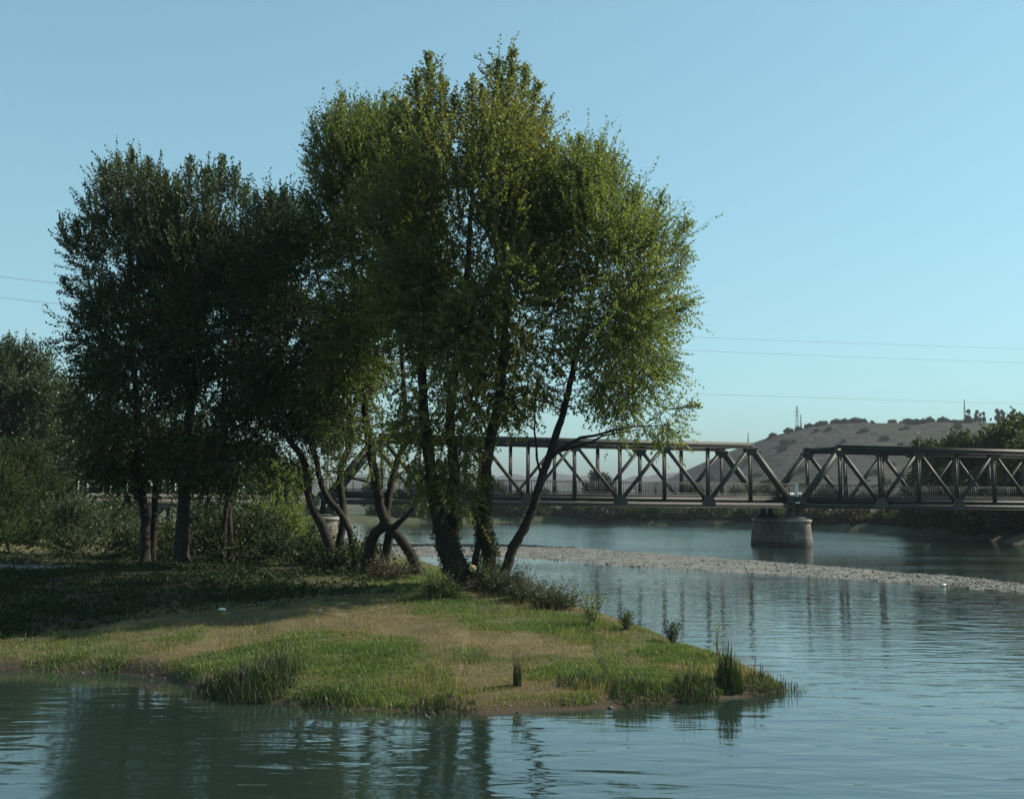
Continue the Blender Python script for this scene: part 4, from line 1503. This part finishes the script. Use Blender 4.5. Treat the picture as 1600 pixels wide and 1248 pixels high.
# sample so that the near bank gets most
yy = 21 + (62 - 21) * rng.random(n) ** 1.7
xx = rng.uniform(-0.52, 0.30, n) * yy
z = land_z(xx, yy)
ok = (z > 0.06)
xx, yy, z = xx[ok], yy[ok], z[ok]
lu = lush(xx, yy)
sd = sand(xx, yy)
patch = 0.5 + 0.5 * noise2(xx, yy, 0.55)
keep = rng.random(len(xx)) < np.clip(0.50 + 0.6 * lu * (0.45 + 0.55 * patch) + 0.15 * patch, 0, 1) * (1 - 0.9 * sd) * (1 - 0.88 * shade_litter(xx, yy))
xx, yy, z, lu, patch = xx[keep], yy[keep], z[keep], lu[keep], patch[keep]
hg = (0.04 + 0.085 * lu * (0.35 + 0.8 * patch)) * rng.uniform(0.5, 1.4, len(xx))
P = np.stack([xx, yy, z - 0.01], -1)
gv = np.clip(0.72 - 0.58 * lu + rng.normal(0, 0.13, len(xx)) + 0.10 * noise2(xx, yy, 1.1), 0, 1)
v, q, t_ = blades(P, hg, rng.uniform(0.010, 0.024, len(xx)), rng)
mb = MB()
mb.add(v, q, 0, gv)
mb.add(v, t_, 0, gv)
# taller dry stems standing in drifts
n2_ = 60000
yy = 21 + 20 * rng.random(n2_) ** 1.4
xx = rng.uniform(-0.5, 0.28, n2_) * yy
z = land_z(xx, yy)
dr = smooth(noise2(xx + 13, yy, 1.2) * 1.4 - 0.25) + 0.06
ok = (z > 0.1) & (rng.random(n2_) < dr * 0.55) & (shade_litter(xx, yy) < 0.5)
P = np.stack([xx, yy, z - 0.01], -1)[ok]
v, q, t_ = blades(P, rng.uniform(0.12, 0.38, len(P)), rng.uniform(0.007, 0.014, len(P)), rng, 0.25)
gv = np.clip(rng.normal(0.72, 0.2, len(P)), 0, 1)
mb.add(v, q, 0, gv)
mb.add(v, t_, 0, gv)
tag(mb.build('grass', [M_GRASS], varname='var'), 'short green and straw-coloured grass over the islet', 'grass', kind='stuff')


# dark creeping undergrowth added to deepen the grove's shade over the litter
n3 = 30000
yy = 30 + 34 * rng.random(n3) ** 1.2
xx = rng.uniform(-0.54, 0.02, n3) * yy
z = land_z(xx, yy)
li = shade_litter(xx, yy)
cl_ = smooth(0.55 + 0.8 * noise2(xx, yy, 1.7))
ok = (z > 0.2) & (rng.random(n3) < li * (0.25 + 0.75 * cl_)) & (sand(xx, yy) < 0.4)
P = np.stack([xx, yy, z], -1)[ok]
hh_ = (0.05 + 0.28 * cl_[ok] * li[ok]) * rng.uniform(0.5, 1.3, len(P))
D = unit(rng.normal(size=(len(P), 3)) * np.array([1, 1, 0.3]) + np.array([0, 0, 0.7]))
v, f = twig_leaves(P, D, hh_, 9, 0.085, 0.06, rng, 1.0, 0.0, -0.05)
mb = MB()
mb.add(v, f, 0, np.clip(rng.normal(0.4, 0.25, len(f)), 0, 1))
v, q, t_ = twig_stems(P, D, hh_, 0.006, 0.0)
mb.add(v, q, 1)
mb.add(v, t_, 1)
tag(mb.build('shade_ground_cover', [M_IVY, M_TWIG], varname='var'), 'dark creeping undergrowth added to deepen the shade under the left grove', 'undergrowth', kind='stuff')


# pebbles and clods along the muddy shore
n4 = 5000
yy = 20.5 + 12 * rng.random(n4)
xx = rng.uniform(-0.5, 0.28, n4) * yy
z = land_z(xx, yy)
ok = (z > -0.04) & (rng.random(n4) < np.clip(1.2 - z * 3.2, 0.06, 1)) & (rng.random(n4) > 0.8 * lush(xx, yy))
P = np.stack([xx, yy, z], -1)[ok]
mb = MB()
stones(mb, P, 0.012 + 0.045 * rng.random(len(P)) ** 3, rng)
tag(mb.build('shore_pebbles', M_PEB), 'small pebbles and clods along the muddy islet shore', 'pebbles', kind='stuff')


def reed(name, loc, hh, spread, count, seed, label, mat, lean=0.12, wid=0.02, cat='reeds', dark=0.4):
    rng = np.random.default_rng(seed)
    root = thing(name, loc, label, cat)
    a_ = rng.random(count) * 6.28
    r_ = spread * rng.random(count) ** 0.6
    X, Y_ = loc[0] + np.cos(a_) * r_, loc[1] + np.sin(a_) * r_
    zz = np.maximum(land_z(X, Y_), -0.08) - 0.03
    P = np.stack([X, Y_, zz], -1) - np.asarray(loc)
    h_ = hh * rng.uniform(0.5, 1.08, count) * (1 - 0.35 * (r_ / spread) ** 2)
    v, q, t_ = blades(P, h_, wid * rng.uniform(0.6, 1.3, count), rng, lean)
    mb = MB()
    va = np.clip(rng.normal(dark, 0.2, count), 0, 1)
    mb.add(v, q, 0, va)
    mb.add(v, t_, 0, va)
    o = mb.build('blades', [mat], root, varname='var')
    o.location = (0, 0, 0)
    # upright brown flower stalks
    m2 = min(16, max(4, count // 30))
    for j in range(m2):
        sb = MB()
        i = rng.integers(0, count)
        t2 = P[i] + np.array([rng.normal() * 0.06, rng.normal() * 0.06, hh * rng.uniform(0.85, 1.25)])
        sb.tube([P[i], (P[i] + t2) / 2 + rng.normal(size=3) * 0.01, t2 - np.array([0, 0, 0.12 * hh]), t2], [0.006, 0.006, 0.010, 0.004], 4)
        o = sb.build('seed_stalk', M_TWIG, root)
        o.location = (0, 0, 0)
    return root


for k, a_ in enumerate([
        (hit(400, 1072), 0.62, 0.85, 900, 'large dark tussock of tall sedge on the left front bank', M_SEDGE, 0.22, 0.018),
        (hit(436, 1052), 0.66, 0.6, 260, 'tall brown-tipped sedge right of the large dark tussock', M_SEDGE, 0.10, 0.02),
        (hit(335, 1078), 0.30, 0.75, 500, 'low sedge edge left of the large dark tussock', M_SEDGE, 0.3, 0.02),
        (hit(1140, 1068), 0.85, 0.32, 260, 'upright dark reed tuft near the islet tip', M_SEDGE, 0.07, 0.02),
        (hit(1085, 1088), 0.42, 0.55, 480, 'rounded dark sedge tussock before the reed tuft', M_SEDGE, 0.25, 0.02),
        (hit(1000, 1084), 0.32, 0.65, 420, 'dark sedge tussock on the right front bank', M_SEDGE, 0.25, 0.02),
        (hit(915, 1070), 0.28, 0.65, 420, 'dark sedge tussock beside the bare mud', M_SEDGE, 0.28, 0.02),
        (hit(808, 1072), 0.75, 0.10, 70, 'single upright dark stalk clump on the bare ground', M_SEDGE, 0.05, 0.02),
        (hit(1195, 1080), 0.42, 0.55, 260, 'sparse brown sedge at the very tip of the islet', M_SEDGE, 0.25, 0.016),
        (hit(690, 1108), 0.26, 0.75, 520, 'dark sedge overhanging the middle of the front bank', M_SEDGE, 0.3, 0.02),
        (hit(590, 1104), 0.24, 0.9, 560, 'green sedge overhanging the left middle of the front bank', M_GRASS, 0.3, 0.02),
        (hit(500, 1098), 0.26, 0.8, 520, 'dark low sedge right below the green slope', M_SEDGE, 0.3, 0.02),
        (hit(735, 1030), 0.18, 0.5, 420, 'small green tuft alone on the dry turf', M_GRASS, 0.3, 0.018),
        (hit(175, 1036), 0.24, 0.45, 300, 'small green tuft on the shaded left shore', M_GRASS, 0.3, 0.018),
        (hit(90, 1034), 0.24, 0.9, 600, 'bright green grass clump on the far left shore', M_GRASS, 0.3, 0.018),
        (hit(1232, 1079), 0.35, 0.5, 120, 'thin reeds standing in the water past the tip', M_SEDGE, 0.2, 0.014)]):
    reed('sedge_tussock', a_[0], a_[1], a_[2], a_[3], 150 + k, a_[4], a_[5], a_[6], a_[7], dark=0.2 if a_[5] is M_GRASS else 0.4)

# white stone and driftwood
def rock(name, p, r, seed, label, mat, flat=0.6, cat='stone'):
    rng = np.random.default_rng(seed)
    mb = MB()
    nth, nph = 10, 7
    v = []
    for i in range(nph):
        ph = -math.pi / 2 + math.pi * (i + 0.5) / nph
        for j in range(nth):
            th = 2 * math.pi * j / nth
            rr = r * rng.uniform(0.82, 1.15)
            v.append([rr * math.cos(ph) * math.cos(th) * 1.3, rr * math.cos(ph) * math.sin(th), rr * math.sin(ph) * flat])
    v.append([0, 0, -r * flat])
    v.append([0, 0, r * flat])
    b_ = nth * nph
    mb.add(v, [[i * nth + j, i * nth + (j + 1) % nth, (i + 1) * nth + (j + 1) % nth, (i + 1) * nth + j] for i in range(nph - 1) for j in range(nth)])
    mb.add(v, [[(j + 1) % nth, j, b_] for j in range(nth)] + [[(nph - 1) * nth + j, (nph - 1) * nth + (j + 1) % nth, b_ + 1] for j in range(nth)])
    o = mb.build(name, mat)
    o.location = [float(c) for c in p + np.array([0, 0, r * flat * 0.7])]
    return tag(o, label, cat)


M_WHITE = surf('white_stone', [(0.3, (0.6, 0.57, 0.5)), (0.7, (0.78, 0.75, 0.68))], 8, 0.85, 0.3)
rock('stone', hit(347, 954), 0.10, 1, 'white stone lying on the dry turf at left', M_WHITE, 0.55)
rock('stone', on_plane(1474, 916), 0.12, 2, 'small white stone at the water edge of the gravel bar', M_WHITE, 0.8)
rock('stone', hit(500, 955), 0.07, 3, 'small pale stone in front of the driftwood', M_STONE, 0.6)
for k, (x0, y0, x1, y1, r_, lab) in enumerate([
        (368, 950, 452, 938, 0.035, 'long pale driftwood stick nearest the white stone'),
        (420, 944, 500, 936, 0.028, 'thin driftwood stick behind the long pale one'),
        (470, 946, 560, 932, 0.035, 'driftwood branch in the shade below the bramble'),
        (545, 962, 615, 950, 0.03, 'weathered stick lying on the dry turf under the trunks'),
        (262, 946, 276, 956, 0.025, 'short stick in the shade left of the white stone'),
        (690, 946, 790, 958, 0.03, 'grey stick on the grass before the thick trunk')]):
    rng = np.random.default_rng(200 + k)
    p0, p1 = hit(x0, y0), hit(x1, y1)
    p0[2] += r_
    p1[2] += r_ + 0.05
    r_ *= 0.55
    q = limb(p0, p1, rng, 9, 0.05)
    q[:, 2] = np.maximum(q[:, 2], land_z(q[:, 0], q[:, 1]) + r_ * 0.6)
    mb = MB()
    mb.tube(q, np.linspace(r_, r_ * 0.4, 9), 6)
    for j in range(3):
        i = rng.integers(2, 8)
        mb.tube(limb(q[i], q[i] + unit(rng.normal(size=3) + np.array([0.5, 0, 0.6])) * rng.uniform(0.2, 0.5), rng, 4, 0.1), np.linspace(r_ * 0.5, 0.006, 4), 4)
    tag(mb.build('driftwood', surf('driftwood', [(0.3, (0.10, 0.085, 0.065)), (0.7, (0.22, 0.19, 0.15))], 6, 0.9, 0.3)), lab, 'driftwood')

# ---- far bank bushes and trees (copies of a few kinds)
kinds = []
for k, (ww, hh, n_, mt, tr, nm) in enumerate([(2.6, 3.4, 16, M_FAR, None, 'bush'), (3.2, 2.6, 16, M_BUSH, None, 'bush'), (2.4, 7.5, 22, M_FAR, 1.5, 'round_tree'), (3.4, 8.5, 26, M_FAR, 2.0, 'round_tree'), (1.5, 10.5, 24, M_FAR, 0.2, 'column_tree'), (2.2, 2.2, 14, M_BROWN, None, 'bush')]):
    b_ = bush(nm, (0, 0, 0), ww, hh, 300 + k, 'x', mt, n=n_, r=1.15, twigs=16, nleaf=9, ll=0.5, lw=0.38, tl=1.0, cat='tree' if tr else 'bush', trunk=tr, upw=0.3 if nm != 'column_tree' else 0.9)
    kinds.append([b_, False])


def put(kind, loc, sc, label, group):
    b_, used = kinds[kind]
    rz = random.random() * 6.28
    if not used:
        kinds[kind][1] = True
        b_.location = [float(c) for c in loc]
        b_.rotation_euler = (0, 0, rz)
        b_.scale = (sc, sc, sc)
        b_['label'] = label
        b_['group'] = group
        return b_
    return dup(b_, loc, rz, sc, label, group)


rr_ = np.random.default_rng(9)
far_line = spline([(-30, 264, 0), (3, 279, 0), (24, 268, 0), (46, 248, 0), (60, 224, 0), (66.5, 194, 0), (69, 172, 0), (68, 152, 0)], 60)
for i in range(0, 60):
    p = far_line[i]
    d = unit(p[:2] - O) * rr_.uniform(0.8, 5)
    k = int(rr_.choice([0, 1, 0, 5, 1]))
    q = np.array([p[0] + d[0], p[1] + d[1], 0.35])
    put(k, q, rr_.uniform(0.75, 1.35), 'dry brown scrub bush on the far bank under the bridge' if k == 5 else 'green bush on the far bank under the bridge', 'bushes along the far bank')
for i in range(26):
    px = rr_.uniform(540, 1300)
    Y = rr_.uniform(300, 420)
    k = int(rr_.choice([2, 3, 2, 0]))
    p = at(px, 790, Y)
    put(k, (p[0], p[1], 2.3), rr_.uniform(0.6, 1.0), 'distant tree in the line behind the far bank' if k > 1 else 'distant bush in the line behind the far bank', 'tree line behind the far bank')
# brown round tree seen through the truss
p = at(935, 790, 330)
bush('round_tree', (p[0], p[1], 2.3), 3.6, 9.5, 333, 'brown round-headed tree alone on the skyline inside the left truss span', M_BROWN, n=26, r=1.3, twigs=18, nleaf=9, ll=0.5, lw=0.4, tl=1.1, cat='tree', trunk=2.0)
# right bank trees behind the truss
for k, (px, Y, kk, sc, lab) in enumerate([
        (1462, 175, 3, 1.25, 'leftmost of the dark bank trees behind the right span'),
        (1500, 168, 2, 1.45, 'dark bank tree just right of the leftmost one behind the right span'),
        (1530, 190, 2, 1.35, 'lighter green bank tree behind the right span'),
        (1565, 165, 3, 1.4, 'dark bank tree near the right edge'),
        (1620, 160, 3, 1.5, 'dark bank tree cut by the right edge'),
        (1608, 146, 3, 1.15, 'tallest dark tree at the right edge behind the bridge end'),
        (1655, 143, 2, 1.35, 'tall dark tree just past the right edge'),
        (1575, 158, 2, 1.5, 'dark tree left of the tallest right edge tree'),
        (1670, 165, 2, 1.5, 'dark bank tree beyond the right edge'),
        (1440, 190, 0, 1.4, 'low bush left of the dark bank trees'),
        (1545, 152, 1, 1.3, 'low bush at the water below the dark bank trees'),
        (1590, 145, 0, 1.2, 'low bush at the water by the right edge'),
        (1490, 165, 1, 1.3, 'low bush at the water under the right span')]):
    p = at(px, 800, Y)
    put(kk, (p[0], p[1], 1.2), sc, lab, 'trees on the right bank')
# ridge trees
for i in range(95):
    px = rr_.uniform(1500, 1640) if i < 22 else rr_.uniform(1200, 1520)
    X = (px - 800) / FPX * YR
    k = 4 if i < 22 else int(rr_.choice([0, 1]))
    y_ = YR + rr_.uniform(-8, 8)
    put(k, (X, y_, float(hill_z(np.array([X]), np.array([y_]))[0]) - 0.5), rr_.uniform(0.6, 1.0) if k == 4 else rr_.uniform(0.4, 1.1),
        'upright column tree on the right end of the hill ridge' if k == 4 else 'small dark bush on the hill ridge', 'trees and bushes on the hill ridge')
for i in range(120):
    X = rr_.uniform(130, 440)
    y_ = rr_.uniform(520, 880)
    k = int(rr_.choice([0, 1, 5]))
    put(k, (X, y_, float(hill_z(np.array([X]), np.array([y_]))[0]) - 0.4), rr_.uniform(0.6, 1.2), 'brown scrub bush on the hill slope' if k == 5 else 'dark green scrub bush on the hill slope', 'scrub on the hill slope')


# ---- houses at the foot of the hill
def house(p, w_, d_, h_, label, roofm, rz=0.0):
    root = thing('house', p, label, 'house')
    root.rotation_euler = (0, 0, rz)
    mb = MB()
    mb.box((0, 0, h_ / 2), (w_, d_, h_))
    o = mb.build('wall', M_WALL, root)
    o.location = (0, 0, 0)
    mb = MB()
    e = 0.4
    r_ = h_ + 0.28 * d_
    v = [(-w_ / 2 - e, -d_ / 2 - e, h_), (w_ / 2 + e, -d_ / 2 - e, h_), (w_ / 2 + e, d_ / 2 + e, h_), (-w_ / 2 - e, d_ / 2 + e, h_), (-w_ / 2 - e, 0, r_), (w_ / 2 + e, 0, r_)]
    v = v + [(a_, b_, c_ + 0.2) for a_, b_, c_ in v]
    mb.add(v, [[6, 7, 11, 10], [8, 9, 10, 11], [0, 1, 5, 4], [2, 3, 4, 5], [0, 1, 7, 6], [2, 3, 9, 8]])
    mb.add(v, [[0, 6, 10, 4], [4, 10, 9, 3], [1, 7, 11, 5], [5, 11, 8, 2]])
    mb.add(v, [[0, 3, 4]])
    mb.add(v, [[1, 2, 5]])
    o = mb.build('roof', roofm, root)
    o.location = (0, 0, 0)
    for x in np.linspace(-w_ / 2 + 1.2, w_ / 2 - 1.2, max(2, int(w_ / 2.6))):
        mb = MB()
        mb.box((x, -d_ / 2 - 0.02, h_ * 0.55), (1.0, 0.1, 1.3))
        o = mb.build('window', M_GLASS, root)
        o.location = (0, 0, 0)


def hz(x, y):
    return max(2.4, float(hill_z(np.array([x]), np.array([y]))[0]) - 0.2) if y > 400 else 2.4


for px, Y, w_, d_, h_, lab, rm, rz in [
        (1068, 520, 8, 6, 4.5, 'small white house seen under the left span top, left of the hill foot', M_WALL, 0.3),
        (1236, 560, 10, 7, 5.5, 'pale house at the hill foot just above the water pier', M_WALL, -0.2),
        (1300, 470, 14, 6, 3.0, 'long low red-roofed house at the hill foot right of the pier', M_ROOF, 0.1),
        (1172, 600, 9, 7, 5.0, 'pale house at the hill foot inside the end of the left span', M_ROOF, 0.5)]:
    p = at(px, 790, Y)
    house((p[0], p[1], hz(p[0], p[1])), w_, d_, h_, lab, rm, rz)


# ---- masts on the ridge and power line
def mast(px, Y, h_, wbase, label, arms=True):
    X = (px - 800) / FPX * Y
    z0 = hz(X, Y) - 0.5
    root = thing('mast', (X, Y, z0), label, 'mast')
    mb = MB()
    for sx in (-1, 1):
        for sy in (-1, 1):
            mb.tube([(sx * wbase, sy * wbase, 0), (sx * wbase * 0.2, sy * wbase * 0.2, h_)], [0.14, 0.10], 4)
    for k in range(6):
        a_, b_ = k / 6, (k + 1) / 6
        wa, wb = wbase * (1 - 0.8 * a_), wbase * (1 - 0.8 * b_)
        mb.tube([(-wa, -wa, h_ * a_), (wb, -wb, h_ * b_)], [0.07, 0.07], 4)
        mb.tube([(wa, wa, h_ * a_), (-wb, wb, h_ * b_)], [0.07, 0.07], 4)
    o = mb.build('lattice', M_WIRE, root)
    o.location = (0, 0, 0)
    if arms:
        for f_ in (0.62, 0.78):
            mb = MB()
            mb.beam((-2.4, 0, h_ * f_), (2.4, 0, h_ * f_), 0.25, 0.3)
            o = mb.build('crossarm', M_WIRE, root)
            o.location = (0, 0, 0)


mast(1247, YR - 4, 21, 1.3, 'tallest lattice mast with two crossarms on the left part of the hill ridge')
mast(1253, YR + 4, 13, 0.5, 'thin mast right beside the tallest lattice mast', False)
mast(1170, YR - 4, 12, 0.5, 'thin mast above the end of the left truss span', False)
mast(1510, YR, 19, 0.7, 'lone mast between the column trees on the right of the ridge', False)


def wire(pts, label, r0=0.028):
    q = spline([at(x, y, Y) for x, y, Y in pts], 60)
    mb = MB()
    mb.tube(q, np.full(60, r0), 4)
    tag(mb.build('power_line', M_WIRE), label, 'power line', 'overhead power lines')


wire([(-160, 412, 150), (90, 443, 175), (500, 489, 220), (1050, 525, 300), (1600, 545, 400), (1800, 550, 440)], 'uppermost overhead line across the sky behind the trees')
wire([(-160, 442, 150), (90, 475, 175), (500, 514, 220), (1050, 546, 300), (1600, 567, 400), (1800, 572, 440)], 'second overhead line just below the uppermost one')
wire([(-160, 545, 150), (90, 563, 175), (500, 590, 220), (1050, 614, 300), (1600, 631, 400), (1800, 636, 440)], 'lowest overhead line, just above the hill ridge')

# ---- haze
hz_o = MB()
hz_o.box((0, 0, 95), (12400, 12400, 194))
m, t = newmat('haze_air')
pv = N(t, 'ShaderNodeVolumePrincipled')
pv.inputs['Color'].default_value = (0.29, 0.31, 0.36, 1)
pv.inputs['Density'].default_value = 0.00027
pv.inputs['Anisotropy'].default_value = 0.0
o = N(t, 'ShaderNodeOutputMaterial')
t.links.new(pv.outputs[0], o.inputs['Volume'])
tag(hz_o.build('haze', m), 'thin pale blue air between the river and the far hills', 'haze', kind='stuff')
print('objects', len(SC.objects))
